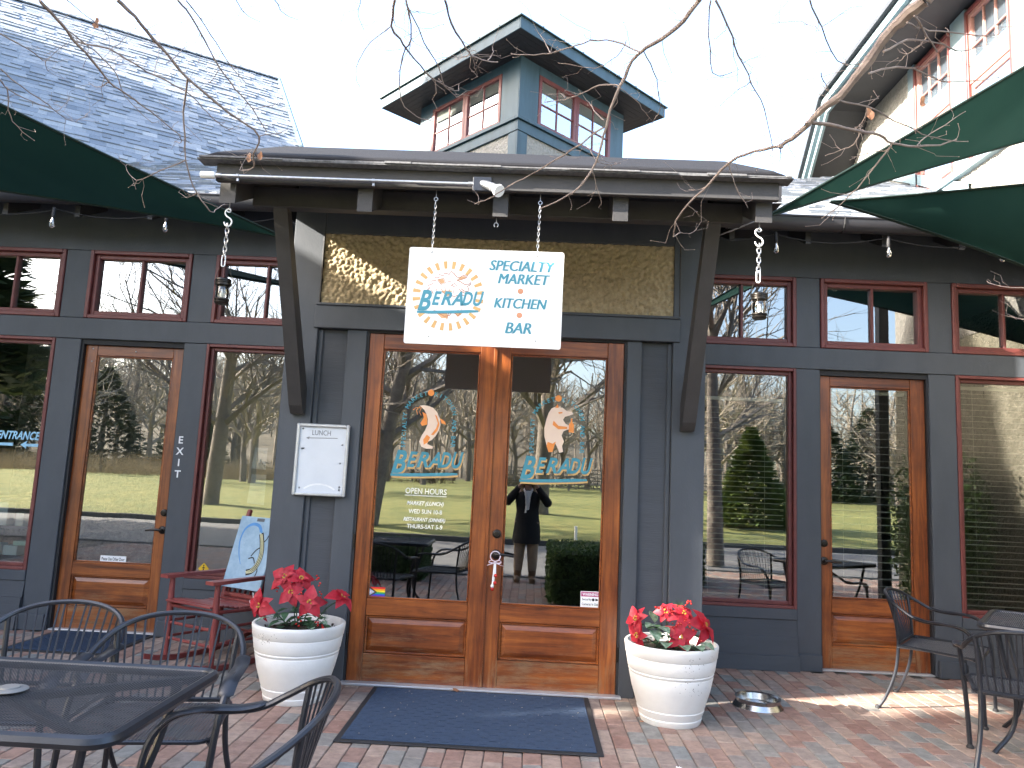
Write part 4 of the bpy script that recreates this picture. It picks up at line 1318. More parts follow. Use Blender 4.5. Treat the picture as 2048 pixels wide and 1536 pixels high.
def lantern(x, y, z, label, open_=1):
    """small caged jar lantern; z is the top of its wire handle"""
    t = thing('lantern', label, 'lantern', (x, y, z - .235), group='small lanterns under the canopy')
    B().tube([(.045 * math.cos(R(a)), 0, .155 + .078 * math.sin(R(a))) for a in range(0, 181, 15)], .0016, 5).build('handle', BRONZE, t, smooth=True)
    B().lathe([(0, .152), (.042, .152), (.046, .147), (.046, .141), (.043, .139), (.046, .136), (.046, .130), (.043, .128), (.046, .125), (.046, .113), (.036, .108), (.034, .100), (0, .1)], 20).build('cap', BRONZE, t, smooth=True)
    B().lathe([(0, 0), (.036, 0), (.040, .004), (.042, .012), (.038, .018), (.044, .024), (.044, .030), (.036, .034), (0, .034)], 20).build('base', BRONZE, t, smooth=True)
    B().lathe([(.033, .0345), (.037, .05), (.038, .07), (.036, .09), (.031, .107)], 18).build('glass_jar', LAMPGLASS, t, smooth=True)
    B().lathe([(0, .0345), (.012, .036), (.014, .06), (.008, .075), (.010, .09), (0, .098)], 10).build('bulb', pm('frosted bulb %s' % label[:5], (.75, .75, .72), None, .3), t, smooth=True)
    b = B()
    for a in range(0, 360, 60):
        c_, s_ = math.cos(R(a)), math.sin(R(a))
        b.tube([(.043 * c_, .043 * s_, .028), (.043 * c_, .043 * s_, .116)], .0016, 4)
    b.build('cage', BRONZE, t, smooth=True)
zl = hook_chain(-1.605, -1.0, 2.985, 7, 'chain with white S hook hanging from the left end of the canopy')
lantern(-1.598, -1.0, 2.985 + zl, 'small caged lantern under the left chain, in front of a red window')
zr = hook_chain(1.572, -1.0, 2.985, 6, 'chain with white S hook hanging from the right end of the canopy')
lantern(1.574, -1.0, 2.985 + zr + .012, 'small caged lantern under the right chain, in front of reflected sky')

# ================================================================ CONDUIT AND FLOOD LAMP
t = thing('conduit_pipe', 'grey metal conduit pipe along the canopy fascia', 'pipe', (-.9, -1.13, 3.12))
B().tube([(-.74, 0, 0), (.765, 0, .002)], .0105, 10).build('tube', GALV, t, smooth=True)
b = B().tube([(-.84, 0, 0), (-.835, 0, 0), (-.755, 0, 0), (-.75, 0, 0)], [.014, .021, .021, .016], 12)
b.build('end_fitting', WHITEP, t, smooth=True)
B().tube([(-.755, 0, 0), (-.715, 0, 0)], .0145, 10).build('coupling', GALV, t, smooth=True)
B().tube([(.745, 0, .002), (.775, 0, .002)], .0145, 10).build('coupling', GALV, t, smooth=True)
for x in (-.625, .18):
    b = B().tube([(x, -.002, 0), (x + .014, -.002, 0)], .0135, 10)
    b.box(x, x + .014, .0, .022, -.030, -.008, .002)
    b.build('pipe_strap', GALV, t)
FL = thing('flood_lamp', 'square junction box with an angled flood lamp on the canopy fascia', 'lamp', (-.075, -1.12, 3.118))
B().box(-.052, .058, -.028, .014, -.043, .045, .004).build('junction_box', IRON, FL)
B().tube([(.005, -.028, .005), (.03, -.075, -.022), (.075, -.125, -.06)], [.017, .022, .026], 14).build('lamp_holder', GALV, FL, smooth=True)
d = Vector((.62, -.55, -.56)).normalized()
p = Vector((.078, -.128, -.062))
B().tube([p, p + d * .015, p + d * .045, p + d * .055, p + d * .056], [.018, .024, .037, .036, .001], 16).build('bulb', WHITEP, FL, smooth=True)

# ================================================================ MENU BOARD
t = thing('menu_board', 'white framed menu board with LUNCH and an arrow beside the doors', 'board', (-1.193, -.034, 1.5))
b = B()
frame_bm(b, -.187, .187, -.252, .252, .022, -.030, .002, .006)
b.build('frame', ALU, t)
B().box(-.1645, .1645, -.012, .001, -.2295, .2295).build('panel', BOARDW, t)
b = B()
letters(b, 'LUNCH', -.012, .19, .036, -.0128, width=.132)
strip(b, [(-.115, .150), (.105, .156)], .0045, -.0128)
strip(b, [(-.095, .158), (-.118, .150), (-.096, .143)], .0045, -.0128)
b.build('lettering', GREYINK, t)
for x, z in ((-.145, .215), (-.143, .075), (-.132, .076), (-.14, -.2), (.142, .11), (.135, -.02), (.142, -.205), (.142, -.185)):
    B().lathe([(0, -.004), (.006, -.004), (.007, 0), (0, 0)], 10, (x, -.012, z), axis='y').build('magnet', GREYINK, t)
strip(B(), [(.0 + .19 * math.cos(R(a)), -.36 + .19 * math.sin(R(a))) for a in range(55, 126, 7)], .012, -.0126).build('wipe_mark', WHITEINK, t)

# ================================================================ STRING LIGHTS
def string_lights(xs, z, label, x_ends):
    t = thing('string_lights', label, 'string lights', (xs[0], .60, z), group='string lights under the eaves')
    x0 = xs[0]
    pts = []
    knots = [x_ends[0]] + list(xs) + [x_ends[1]]
    for a, c in zip(knots[:-1], knots[1:]):
        for k_ in range(6):
            f = k_ / 6
            pts.append((a + (c - a) * f - x0, .04, .14 - .06 * math.sin(math.pi * f)))
    pts.append((knots[-1] - x0, .04, .14))
    B().tube(pts, .004, 5).build('cable', RUBBER, t)
    for x in xs:
        s_ = B().lathe([(0, .145), (.011, .143), (.013, .12), (.015, .085), (.014, .055), (.011, .05), (0, .05)], 12, (x - x0, .0, 0)).build('socket', RUBBER, t, smooth=True)
        B().lathe([(.010, .052), (.013, .04), (.022, .018), (.025, -.002), (.022, -.02), (.012, -.032), (0, -.036)], 16, (x - x0, 0, 0)).build('bulb', LAMPGLASS, t, smooth=True)
        B().tube([(x - x0, 0, .05), (x - x0 + .004, 0, .0), (x - x0 - .006, 0, -.012), (x - x0 + .008, 0, -.012), (x - x0 - .002, 0, .03)], .0035, 5).build('filament', GALV, t, smooth=True)
string_lights((-4.72, -3.775, -2.82, -1.87), 3.355, 'string of clear bulbs under the left eave gutter', (-5.2, -1.53))
string_lights((2.19, 3.09, 3.99, 4.85), 3.372, 'string of clear bulbs under the right eave gutter', (1.49, 5.15))

# ================================================================ SHADE SAILS
def sail(A, Bp, Cp, ab, ac, sag, label, ncurv=14):
    A, Bp, Cp = Vector(A), Vector(Bp), Vector(Cp)
    G = (A + Bp + Cp) / 3
    def edge(P, Q, amt, t_):
        m_ = P.lerp(Q, t_)
        inw = (G - (P + Q) / 2)
        return m_ + inw * amt * 4 * t_ * (1 - t_)
    th = thing('shade_sail', label, 'shade sail', A, group='green shade sails')
    b = B()
    n = ncurv
    for i in range(n + 1):
        t_ = i / n
        P, Q = edge(A, Bp, ab, t_), edge(A, Cp, ac, t_)
        for j in range(n + 1):
            f = j / n
            p = P.lerp(Q, f)
            p.z -= sag * math.sin(math.pi * f) * math.sin(math.pi * min(1, t_ * .9)) 
            b.v.append(tuple(p - A))
    for i in range(n):
        for j in range(n):
            a = i * (n + 1) + j
            b.f.append((a, a + 1, a + n + 2, a + n + 1)); b.t.append(.5)
    b.build('cloth', SAILG, th, smooth='all')
    for Q, am in ((Bp, ab), (Cp, ac)):
        B().tube([edge(A, Q, am, k_ / 20) - A for k_ in range(21)], .020, 6, flat=(.35, 1)).build('hem', SAILHEM, th)
    return th
sail((-1.68, .22, 3.19), (-5.15, .42, 3.66), (-5.15, -2.15, 4.35), .05, .12, .06, 'green shade sail under the left eave, tied beside the canopy')
sail((1.74, -.55, 3.20), (5.15, .80, 4.72), (5.15, -.75, 5.42), .05, .06, .05, 'steep narrow green shade sail rising from the canopy end to the right house')
sail((2.42, .08, 3.58), (5.15, .55, 2.85), (5.15, -.45, 3.80), .14, .05, .06, 'low green shade sail at the right, hooked to a cable above the gutter')
t = thing('turnbuckle', 'steel turnbuckle tying the right sail to the canopy bracket', 'turnbuckle', (1.42, -.5, 3.07))
B().tube([(0, 0, 0), (.32, -.05, .13)], .004, 6).build('wire', GALV, t, smooth=True)
b = B()
for o in (-.008, .008): b.tube([(.09, -.014 + o, .036), (.2, -.031 + o, .081)], .004, 6)
b.build('body', GALV, t, smooth=True)
t = thing('sail_hook', 'white hooks and cable holding the low right sail over the roof', 'hook', (2.42, .08, 3.58))
B().tube([(0, 0, 0), (-.25, .12, .03), (-.52, .24, .06)], .004, 6).build('cable', GALV, t, smooth=True)
B().tube(spline([(-.25, .12, .03), (-.21, .1, .05), (-.18, .09, .02), (-.14, .07, .04)], 4), .008, 6).build('hook', WHITEP, t, smooth=True)
B().tube(spline([(-.52, .24, .06), (-.48, .22, .085), (-.44, .2, .05), (-.40, .19, .07)], 4), .009, 6).build('hook', WHITEP, t, smooth=True)

# ================================================================ FURNITURE
def iron_chair(label, loc, rz):
    t = thing('patio_chair', label, 'chair', loc, rz, 'dark iron patio chairs')
    half = [(.235, .255, .0), (.245, .25, .25), (.262, .235, .50), (.272, .185, .605), (.274, .10, .642), (.27, .0, .640), (.262, -.10, .652), (.248, -.18, .695), (.205, -.262, .752), (.12, -.315, .790), (0, -.335, .803)]
    hoop = spline([(-p[0], p[1], p[2]) for p in half] + [(p[0], p[1], p[2]) for p in half[-2::-1]], 6)
    B().tube(hoop, .0115, 8).build('hoop_frame', IRON, t, smooth=True)
    t.scale = (1.16, 1.04, .955)
    for s in (-1, 1):
        b = B().tube(spline([(s * .272, .205, .59), (s * .276, .15, .634), (s * .277, .05, .648), (s * .272, -.05, .650), (s * .264, -.12, .668)], 5), [.012] + [.026] * 18 + [.022, .012], 8, flat=(.32, 1))
        b.build('armrest', IRON, t, smooth=True)
        B().tube(spline([(s * .215, -.252, .742), (s * .205, -.235, .6), (s * .20, -.225, .44), (s * .205, -.245, .25), (s * .225, -.30, .08), (s * .24, -.345, .0)], 5), .0105, 8).build('rear_leg', IRON, t, smooth=True)
        for fx, fy in ((.24, -.345), (.235, .255)):
            B().lathe([(0, 0), (.018, 0), (.018, .012), (.012, .02), (0, .02)], 10, (s * fx, fy, 0)).build('foot_glide', RUBBER, t, smooth=True)
    B().tube([(-.20, -.226, .452), (.20, -.226, .452)], .008, 6).build('back_bar', IRON, t, smooth=True)
    for i in range(13):
        u = -1 + 2 * (i + .5) / 13
        a = [p for p in hoop if p.y < -.14]
        x = u * .215
        top = min(a, key=lambda p: abs(p.x - x * 1.0))
        B().tube([(u * .18, -.226, .452), top], .0041, 5).build('spindle', IRON, t, smooth=True)
    ring = []
    for cx, cy, a0 in ((.19, .19, 0), (-.19, .19, 90), (-.17, -.18, 180), (.17, -.18, 270)):
        ring += [(cx + .05 * math.cos(R(a0 + k_ * 22.5)), cy + .05 * math.sin(R(a0 + k_ * 22.5)), .435 + (.012 if a0 >= 180 else 0)) for k_ in range(5)]
    B().tube(ring, .009, 6, closed=True).build('seat_ring', IRON, t, smooth=True)
    b = B()
    for i in range(43):
        x = -.232 + i * .011
        b.box(x - .0014, x + .0014, -.225, .235, .4335, .4358)
    for i in range(42):
        y = -.222 + i * .011
        b.box(-.233, .233, y - .0014, y + .0014, .4325, .4345)
    b.build('seat_mesh', MESHG, t, kind='stuff')
    for s in (-1, 1):
        B().tube([(s * .225, .19, .43), (s * .256, .243, .42)], .009, 6).build('seat_bracket', IRON, t)
        B().tube([(s * .205, -.19, .44), (s * .202, -.232, .44)], .009, 6).build('seat_bracket', IRON, t)
    return t
ch = iron_chair('patio chair behind the left table, second from its right corner, nearest the side door mat', (-1.77, -2.13, 0), R(184))
dup(ch, (-1.17, -2.25, 0), R(189), 'patio chair behind the right corner of the left table, in front of the red rocker', 'dark iron patio chairs')
dup(ch, (-.62, -3.02, 0), R(104), 'nearest patio chair, in the left foreground, its arms cut by the frame', 'dark iron patio chairs')
dup(ch, (3.17, .10, 0), R(233 - 0), 'patio chair turned towards the right table, standing before the right wing door', 'dark iron patio chairs')
dup(ch, (3.02, -1.02, 0), R(-28), 'patio chair with its back to the camera at the right edge of the picture', 'dark iron patio chairs')

def mesh_table(label, loc, rz, w, d, hole=None):
    t = thing('mesh_table', label, 'table', loc, rz, 'dark mesh patio tables')
    rr = .055
    ring = []
    for cx, cy, a0 in ((w / 2 - rr, d / 2 - rr, 0), (-w / 2 + rr, d / 2 - rr, 90), (-w / 2 + rr, -d / 2 + rr, 180), (w / 2 - rr, -d / 2 + rr, 270)):
        ring += [(cx + rr * math.cos(R(a0 + k_ * 15)), cy + rr * math.sin(R(a0 + k_ * 15)), .706) for k_ in range(7)]
    B().tube(ring, .019, 8, closed=True).build('rim', IRON, t, smooth=True)
    b = B()
    n = int(w / .0095)
    for i in range(1, n):
        x = -w / 2 + w * i / n
        b.box(x - .0012, x + .0012, -d / 2 + .012, d / 2 - .012, .7135, .7147)
    n = int(d / .011)
    for i in range(1, n):
        y = -d / 2 + d * i / n
        b.box(-w / 2 + .012, w / 2 - .012, y - .0006, y + .0006, .7125, .7135)
    b.build('mesh_top', MESHG, t, kind='stuff')
    for sx, sy in ((1, 1), (1, -1), (-1, 1), (-1, -1)):
        B().box(-.016, .016, 0, math.hypot(w, d) / 2 - .03, .685, .708, .003).xform(Matrix.Rotation(math.atan2(sy * d, sx * w) - math.pi / 2, 4, 'Z')).build('brace', IRON, t)
        B().tube(spline([(sx * w * .40, sy * d * .38, .70), (sx * w * .36, sy * d * .34, .5), (sx * w * .30, sy * d * .27, .28), (sx * w * .33, sy * d * .30, .12), (sx * w * .42, sy * d * .40, .02), (sx * w * .44, sy * d * .42, .0)], 4), .0135, 8).build('leg', IRON, t, smooth=True)
    B().tube([(-.16, 0, .30), (.16, 0, .30)], .009, 6).build('stretcher', IRON, t, smooth=True)
    c = B().lathe([(0, .7195), (.048, .7195), (.051, .722), (.048, .725), (.030, .727), (.028, .731), (.010, .733), (0, .7325)], 22)
    c.build('hole_cap', pm('grey plug %s' % label[:4], (.17, .17, .165), None, .5), t, smooth=True)
    return t
mesh_table('square cornered dark mesh table in the left foreground with a grey umbrella plug', (-1.262, -2.985, 0), 0, .985, .70)
mesh_table('dark mesh table at the right edge of the picture', (3.46, -.66, 0), R(-36), .76, .76)

# ---- red rocking chair with the painted board on it
RK = thing('rocking_chair', 'dark red slatted porch rocking chair by the left window', 'rocking chair', (-1.985, .36, 0), R(151))
def rk(name, pts, r, n=10): return B().tube(pts, r, n).build(name, REDCH, RK, smooth=True)
for s in (-1, 1):
    rk('front_post', [(s * .25, .22, .035), (s * .25, .225, .2), (s * .25, .225, .40), (s * .25, .225, .60)], [.017, .023, .025, .018])
    rk('back_post', spline([(s * .235, -.205, .035), (s * .235, -.21, .25), (s * .235, -.235, .45), (s * .235, -.33, .80), (s * .235, -.405, 1.04), (s * .235, -.418, 1.085)], 3), [.017] + [.022] * 13 + [.019, .012])
    pr = [(.40, .050), (.30, .022), (.15, .003), (0, 0), (-.2, .008), (-.4, .038), (-.55, .085)]
    q = pr + [(y_, z_ + .036) for y_, z_ in pr[::-1]]
    B().prism(q, s * .25 - .014, s * .25 + .014, 'yz').build('rocker', REDCH, RK)
    am = [(s * .25 - .045, .30), (s * .25 + .04, .30), (s * .25 + .045, .22), (s * .25 + .03, .0), (s * .25 + .022, -.24), (s * .25 - .022, -.24), (s * .25 - .03, .0), (s * .25 - .05, .22)]
    B().prism(am, .600, .624, 'xy').build('arm', REDCH, RK)
    rk('stretcher', [(s * .25, .22, .18), (s * .238, -.21, .18)], .0105)
    rk('stretcher', [(s * .25, .22, .29), (s * .238, -.21, .29)], .0105)
    rk('seat_rail', [(s * .25, .22, .405), (s * .237, -.22, .385)], .013)
for z in (.17, .28, .40):
    rk('stretcher', [(-.25, .222, z), (.25, .222, z)], .0115)
for z in (.20, .37):
    rk('stretcher', [(-.238, -.215, z), (.238, -.215, z)], .0105)
for i in range(11):
    y = .255 - i * .045
    z = .425 + .018 * math.cos((i - 1) * .55) - .012 * (i > 8)
    b = B().box(-.245 + .001 * i, .245 - .001 * i, y - .019, y + .019, z - .007, z + .007, .004)
    b.build('seat_slat', REDCH, RK)
for s in range(7):
    x = -.18 + s * .06
    B().tube(spline([(x, -.225, .43), (x, -.32, .78), (x, -.395, 1.0)], 4), .013, 6, flat=(.4, 1)).build('back_slat', REDCH, RK)
for z, y in ((.44, -.228), (1.0, -.395)):
    B().tube([(-.235, y, z), (.235, y, z)], .02, 8, flat=(1, .6)).build('back_rail', REDCH, RK)
PB = thing('painted_board', 'pale blue painted board with a striped blue tailed lizard resting on the rocker', 'painting', RK.location, R(151))
lean = Matrix.Translation((0, -.190, .50)) @ Matrix.Rotation(R(14.5), 4, 'X')
def pb(b, name, mat): return b.xform(lean @ Matrix.Rotation(math.pi, 4, 'Z')).build(name, mat, PB)
pb(B().box(-.212, .212, -.010, .010, .0, .555, .003), 'board', pm('blue washed board', (.36, .50, .60), (.24, .36, .47), .6, 9, .3, 60, dirt_or_shade=((.55, .62, .66), .6)))
yb = -.0115
def cat(pts, w, name, mat, y=yb):
    pp_ = spline([(p[0], 0, p[1]) for p in pts], 7)
    ws = [w * (1 if hasattr(w, 'real') else 1)] * len(pp_) if not hasattr(w, '__len__') else [w[0] + (w[1] - w[0]) * i / (len(pp_) - 1) for i in range(len(pp_))]
    b = B(); strip(b, [(p.x, p.z) for p in pp_], ws, y)
    return pb(b, name, mat)
body = [(.015, .125), (.075, .145), (.115, .20), (.125, .28), (.10, .36), (.065, .43)]
tail = [(.065, .43), (.02, .485), (-.06, .495), (-.13, .45), (-.15, .36), (-.12, .26), (-.07, .18)]
cat(tail, (.030, .006), 'lizard_tail', pm('tail blue', (.10, .30, .62), None, .5))
cat(body, .046, 'lizard_body', BLACKINK, yb - .0006)
for o in (-.014, 0, .014):
    cat([(p[0] + o * (1 if i else .4), p[1] - o * .4) for i, p in enumerate(body)], .0055, 'lizard_stripe', pm('stripe cream %d' % int(o * 1000), (.80, .78, .45), None, .5), yb - .0012)
for q in ([(.11, .33), (.06, .30), (.02, .25)], [(.11, .36), (.14, .39), (.15, .42)], [(.08, .2), (.05, .24), (.0, .23)], [(.10, .19), (.13, .15), (.12, .10)]):
    cat(q, .010, 'lizard_leg', BLACKINK, yb - .0003)
flatpoly_b = B(); flatpoly(flatpoly_b, [(-.025, .520), (.06, .520), (.06, .545), (-.025, .545)], yb - .0004)
pb(flatpoly_b, 'name_tag', GREYINK)
pb(B().tube([(.14, .0, -.01), (.16, .0, -.05), (.13, 0, -.07), (.15, 0, -.12)], .003, 5), 'hanging_wire', WHITEP)

# ================================================================ POTS AND POINSETTIAS
pot_prof = [(0, .004), (.170, .004), (.180, .0), (.186, .01), (.192, .034), (.189, .039), (.196, .055), (.206, .082), (.203, .087), (.210, .103), (.240, .20), (.2575, .28), (.2555, .285), (.262, .300), (.259, .306), (.266, .318), (.2765, .385), (.2745, .391), (.281, .398), (.287, .445), (.288, .462), (.284, .468), (.272, .468), (.268, .455), (.262, .41), (.255, .36)]
def flower(parent, c, nrm_, size, k, seed):
    rr_ = random.Random(seed)
    z = Vector(nrm_).normalized()
    x = z.orthogonal().normalized()
    y = z.cross(x)
    f = B()
    for i in range(6):
        a = rr_.uniform(0, 6.28)
        p = Vector(c) + x * math.cos(a) * .012 + y * math.sin(a) * .012 + z * .006
        f.ball(p, .0055, 6, 4)
    fo = f.build('flower', pm('yellow bud %d' % seed, (.45, .28, .03), None, .6), parent)
    for ringi, (n, L, tilt) in enumerate(((k - 1, size * 1.22, -.05), (4, size * .62, .45))):
        for i in range(n):
            a = 2 * math.pi * (i + .5 * ringi + rr_.uniform(-.18, .18)) / n
            d = (x * math.cos(a) + y * math.sin(a))
            s_ = z.cross(d)
            l = L * rr_.uniform(.82, 1.12)
            w = l * rr_.uniform(.30, .40)
            tl = tilt + rr_.uniform(-.25, .2)
            droop = rr_.uniform(.25, .8)
            vs = []
            for t_, wf in ((.06, .12), (.25, .70), (.42, 1.0), (.70, .60), (1.0, .03)):
                ctr = Vector(c) + d * l * t_ + z * (l * t_ * tl - l * droop * .55 * t_ * t_)
                e = w * wf
                vs += [ctr + s_ * e + z * e * .28, ctr, ctr - s_ * e + z * e * .28]
            fs = []
            for r_ in range(4):
                o = r_ * 3
                fs += [(o, o + 1, o + 4, o + 3), (o + 1, o + 2, o + 5, o + 4)]
            B().add(vs, fs).build('bract', POINS, fo, smooth='all')
def leaf(parent, c, d, up_, L, W, mat, droop=.4):
    d = Vector(d).normalized(); z = Vector(up_)
    s_ = z.cross(d).normalized(); z = d.cross(s_)
    vs = []
    for t_, wf in ((0, .08), (.2, .7), (.42, 1), (.7, .72), (1, .03)):
        ctr = Vector(c) + d * L * t_ - Vector((0, 0, 1)) * L * droop * t_ * t_
        vs += [ctr + s_ * W * wf + z * W * wf * .25, ctr, ctr - s_ * W * wf + z * W * wf * .25]
    fs = []
    for r_ in range(4):
        o = r_ * 3
        fs += [(o, o + 1, o + 4, o + 3), (o + 1, o + 2, o + 5, o + 4)]
    B().add(vs, fs).build('leaf', mat, parent, smooth='all')
def sprig(parent, c, d, n, seed):
    rr_ = random.Random(seed)
    b = B()
    d = Vector(d).normalized()
    for i in range(n):
        p = Vector(c) + d * (.011 * i) + Vector((rr_.uniform(-.014, .014), rr_.uniform(-.014, .014), rr_.uniform(-.012, .012) - .0006 * i * i))
        b.ball(p, rr_.uniform(.0055, .0085), 7, 5)
    b.build('berry_sprig', BERRY, parent, smooth='all')
def needles(parent, c, seed):
    rr_ = random.Random(seed)
    b = B()
    for i in range(60):
        d = Vector((rr_.uniform(-1, 1), rr_.uniform(-1, .6), rr_.uniform(-.4, 1))).normalized()
        p = Vector(c) + d * .006
        s_ = d.orthogonal().normalized() * .0012
        e = p + d * rr_.uniform(.03, .055)
        b.add([p - s_, p + s_, e], [(0, 1, 2)])
    b.build('pine_tuft', GREENL, parent, kind='stuff')
def planter(x, y, rz, lab_pot, lab_pl, flowers, seed):
    t = thing('planter_pot', lab_pot, 'plant pot', (x, y, 0), rz, 'white ridged planters beside the doors')
    B().lathe(pot_prof, 56).build('pot', POTW, t, smooth=True)
    rr_ = random.Random(seed)
    b = B()
    n = 20
    for i in range(8):
        r_ = .264 * i / 7
        for k_ in range(n):
            a = 2 * math.pi * k_ / n
            b.v.append((r_ * math.cos(a), r_ * math.sin(a), .405 + .03 * (1 - (i / 7) ** 2) + rr_.uniform(-.012, .012)))
    for i in range(7):
        for k_ in range(n):
            b.f.append((i * n + k_, i * n + n + k_, i * n + n + (k_ + 1) % n, i * n + (k_ + 1) % n)); b.t.append(.5)
    for i in range(90):
        a, r_ = rr_.uniform(0, 6.28), .25 * math.sqrt(rr_.random())
        b.ball((r_ * math.cos(a), r_ * math.sin(a), .425 + .018 * (1 - r_ / .25)), rr_.uniform(.004, .012), 5, 3, (1, .8, .6))
    b.build('soil', SOIL, t)
    b = B()
    for i in range(70):
        a = R(-90) - rz + (rr_.gauss(-.55, .22) if seed == 3 else rr_.gauss(.35, .3)); z_ = min(.445, rr_.gauss(.415, .03) if seed == 3 else rr_.uniform(.2, .445))
        r_ = .252 + (z_ - .25) * .19 if z_ < .39 else .2855
        s_ = rr_.uniform(.001, .0026)
        c_ = Vector((r_ * math.cos(a), r_ * math.sin(a), z_)); tx = Vector((-math.sin(a), math.cos(a), 0)) * s_; tz = Vector((0, 0, s_ * rr_.uniform(.5, 1.6)))
        b.add([c_ - tx - tz * .5, c_ + tx - tz, c_ + tx * .8 + tz, c_ - tx * .6 + tz], [(0, 1, 2, 3)])
    b.build('dirt_specks', SOIL, t, kind='stuff')
    p = thing('poinsettia', lab_pl, 'flowers', (x, y, .42), 0, 'artificial poinsettias in the white pots')
    st_ = B()
    for i, (c, nr, sz) in enumerate(flowers):
        st_.tube(spline([(c[0] * .25, c[1] * .25 + .03, 0), (c[0] * .6, c[1] * .6 + .03, c[2] * .6), (c[0] - nr[0] * .02, c[1] - nr[1] * .02, c[2] - .02)], 4), .004, 5)
        flower(p, c, nr, sz, 6 if i % 2 else 7, seed * 10 + i)
    st_.build('stem', GREENL, p, smooth=True)
    for i in range(34):
        a = rr_.uniform(0, 6.28); r_ = rr_.uniform(.0, .17); z_ = rr_.uniform(.0, .13)
        leaf(p, (r_ * math.cos(a), r_ * math.sin(a), z_), (math.cos(a + rr_.uniform(-.8, .8)), math.sin(a + rr_.uniform(-.8, .8)), rr_.uniform(-.2, .6)), (0, 0, 1), rr_.uniform(.06, .11), rr_.uniform(.018, .032), GREENL)
    return p
pl = planter(-1.145, -.42, .4, 'white ridged planter left of the double doors, dark specks below its rim', 'red artificial poinsettia in the left pot, sparse and tall',
    [((-.215, -.16, .16), (-.45, -.85, .2), .09), ((-.10, -.06, .33), (-.15, -.8, .5), .09), ((-.0, -.04, .32), (.35, -.6, .7), .088), ((.09, -.13, .19), (.15, -.95, .25), .095), ((.27, -.03, .22), (.55, -.3, .75), .095), ((-.04, -.10, .24), (0, -.9, .3), .078)], 3)
sprig(pl, (.10, -.02, .33), (.25, .1, -.6), 9, 1); sprig(pl, (.03, -.13, .13), (.1, -.1, -1), 12, 2); sprig(pl, (.15, -.15, .08), (.6, -.2, -.35), 9, 3); sprig(pl, (-.15, .0, .23), (-.3, -.1, .6), 7, 4); sprig(pl, (.02, -.10, .23), (1, 0, .2), 8, 5)
for i, c in enumerate(((.01, -.14, .14), (.19, -.16, .10), (.12, -.19, .06), (-.12, -.1, .08))): needles(pl, c, 20 + i)
for q in (((.12, -.19, .04), (.4, -.7, .5)), ((.17, -.17, .08), (.6, -.5, .3)), ((-.14, -.16, .09), (-.6, -.6, .2))): leaf(pl, q[0], q[1], (0, 0, 1), .09, .024, PALEL)
pl = planter(1.205, -.44, 2.2, 'white ridged planter right of the double doors, in brighter light', 'red artificial poinsettia in the right pot, low and full with pale leaves',
    [((-.235, -.08, .19), (-.75, -.6, .25), .075), ((-.235, -.13, .10), (-.7, -.7, .0), .07), ((-.03, .04, .22), (-.1, -.8, .55), .068), ((.08, .02, .22), (.2, -.6, .7), .085), ((.21, -.01, .16), (.75, -.5, .4), .11), ((.02, -.17, .11), (.0, -.97, .2), .098)], 4)
sprig(pl, (-.10, -.02, .25), (.75, .1, .22), 12, 6); sprig(pl, (.07, -.02, .26), (.3, -.1, .6), 9, 7); sprig(pl, (.07, -.10, .20), (.5, -.2, -.4), 13, 8); sprig(pl, (-.02, -.16, .17), (.4, -.1, .3), 6, 9)
for i, c in enumerate(((-.14, -.17, .02), (-.10, -.12, .06), (-.18, -.12, .03), (.04, -.02, .27))): needles(pl, c, 30 + i)
for q in (((-.12, -.08, .16), (-.5, -.7, .2)), ((-.12, -.08, .17), (-.3, -.2, .9)), ((-.10, -.10, .15), (.4, -.8, .1)), ((-.13, -.1, .13), (.1, -.9, -.1)), ((.15, -.12, .07), (.5, -.7, .1)), ((.12, -.16, .06), (.1, -.9, .2)), ((-.06, -.17, .07), (-.2, -.9, .2)), ((.03, -.18, .06), (.1, -.9, .2))): leaf(pl, q[0], q[1], (0, 0, 1), .115, .04, PALEL, .3)

# ================================================================ MATS, BOWL, LITTER, RIBBON
def door_mat(label, loc, rz, w, d):
    t = thing('door_mat', label, 'door mat', loc, rz, 'blue door mats')
    B().box(-w / 2, w / 2, -d / 2, d / 2, .003, .010, .003).build('border', RUBBER, t)
    B().box(-w / 2 + .035, w / 2 - .035, -d / 2 + .035, d / 2 - .035, .0105, .014, .002).build('pile', MATBLUE, t)
    b = B()
    n = 26
    for i in range(n):
        for j in range(int(n * d / w)):
            if (i + j) % 2: continue
            x = -w / 2 + .05 + (w - .1) * (i + .5) / n; y = -d / 2 + .05 + (d - .1) * (j + .5) / int(n * d / w)
            b.box(x - .022, x + .022, y - .02, y + .02, .0142, .0158)
    b.build('raised_weave', MATBLUE, t, kind='stuff')
door_mat('large navy blue mat in front of the double doors', (.012, -.625, 0), 0, 1.435, 1.07)
door_mat('navy blue mat at the left side door, behind the patio chairs', (-3.18, .70, 0), R(0), .82, .72)
t = B().lathe([(0, .006), (.10, .006), (.118, .012), (.128, .05), (.142, .058), (.150, .056), (.142, .03), (.165, .0), (.160, .0), (.136, .03), (.140, .05), (.134, .048), (.122, .006), (.11, .0), (0, .0)], 40).build('pet_bowl', STEEL, smooth=True)
t.location = (1.87, -.02, .0)
tag(t, 'round stainless steel pet bowl on the bricks right of the planter', 'bowl')
rl = random.Random(21)
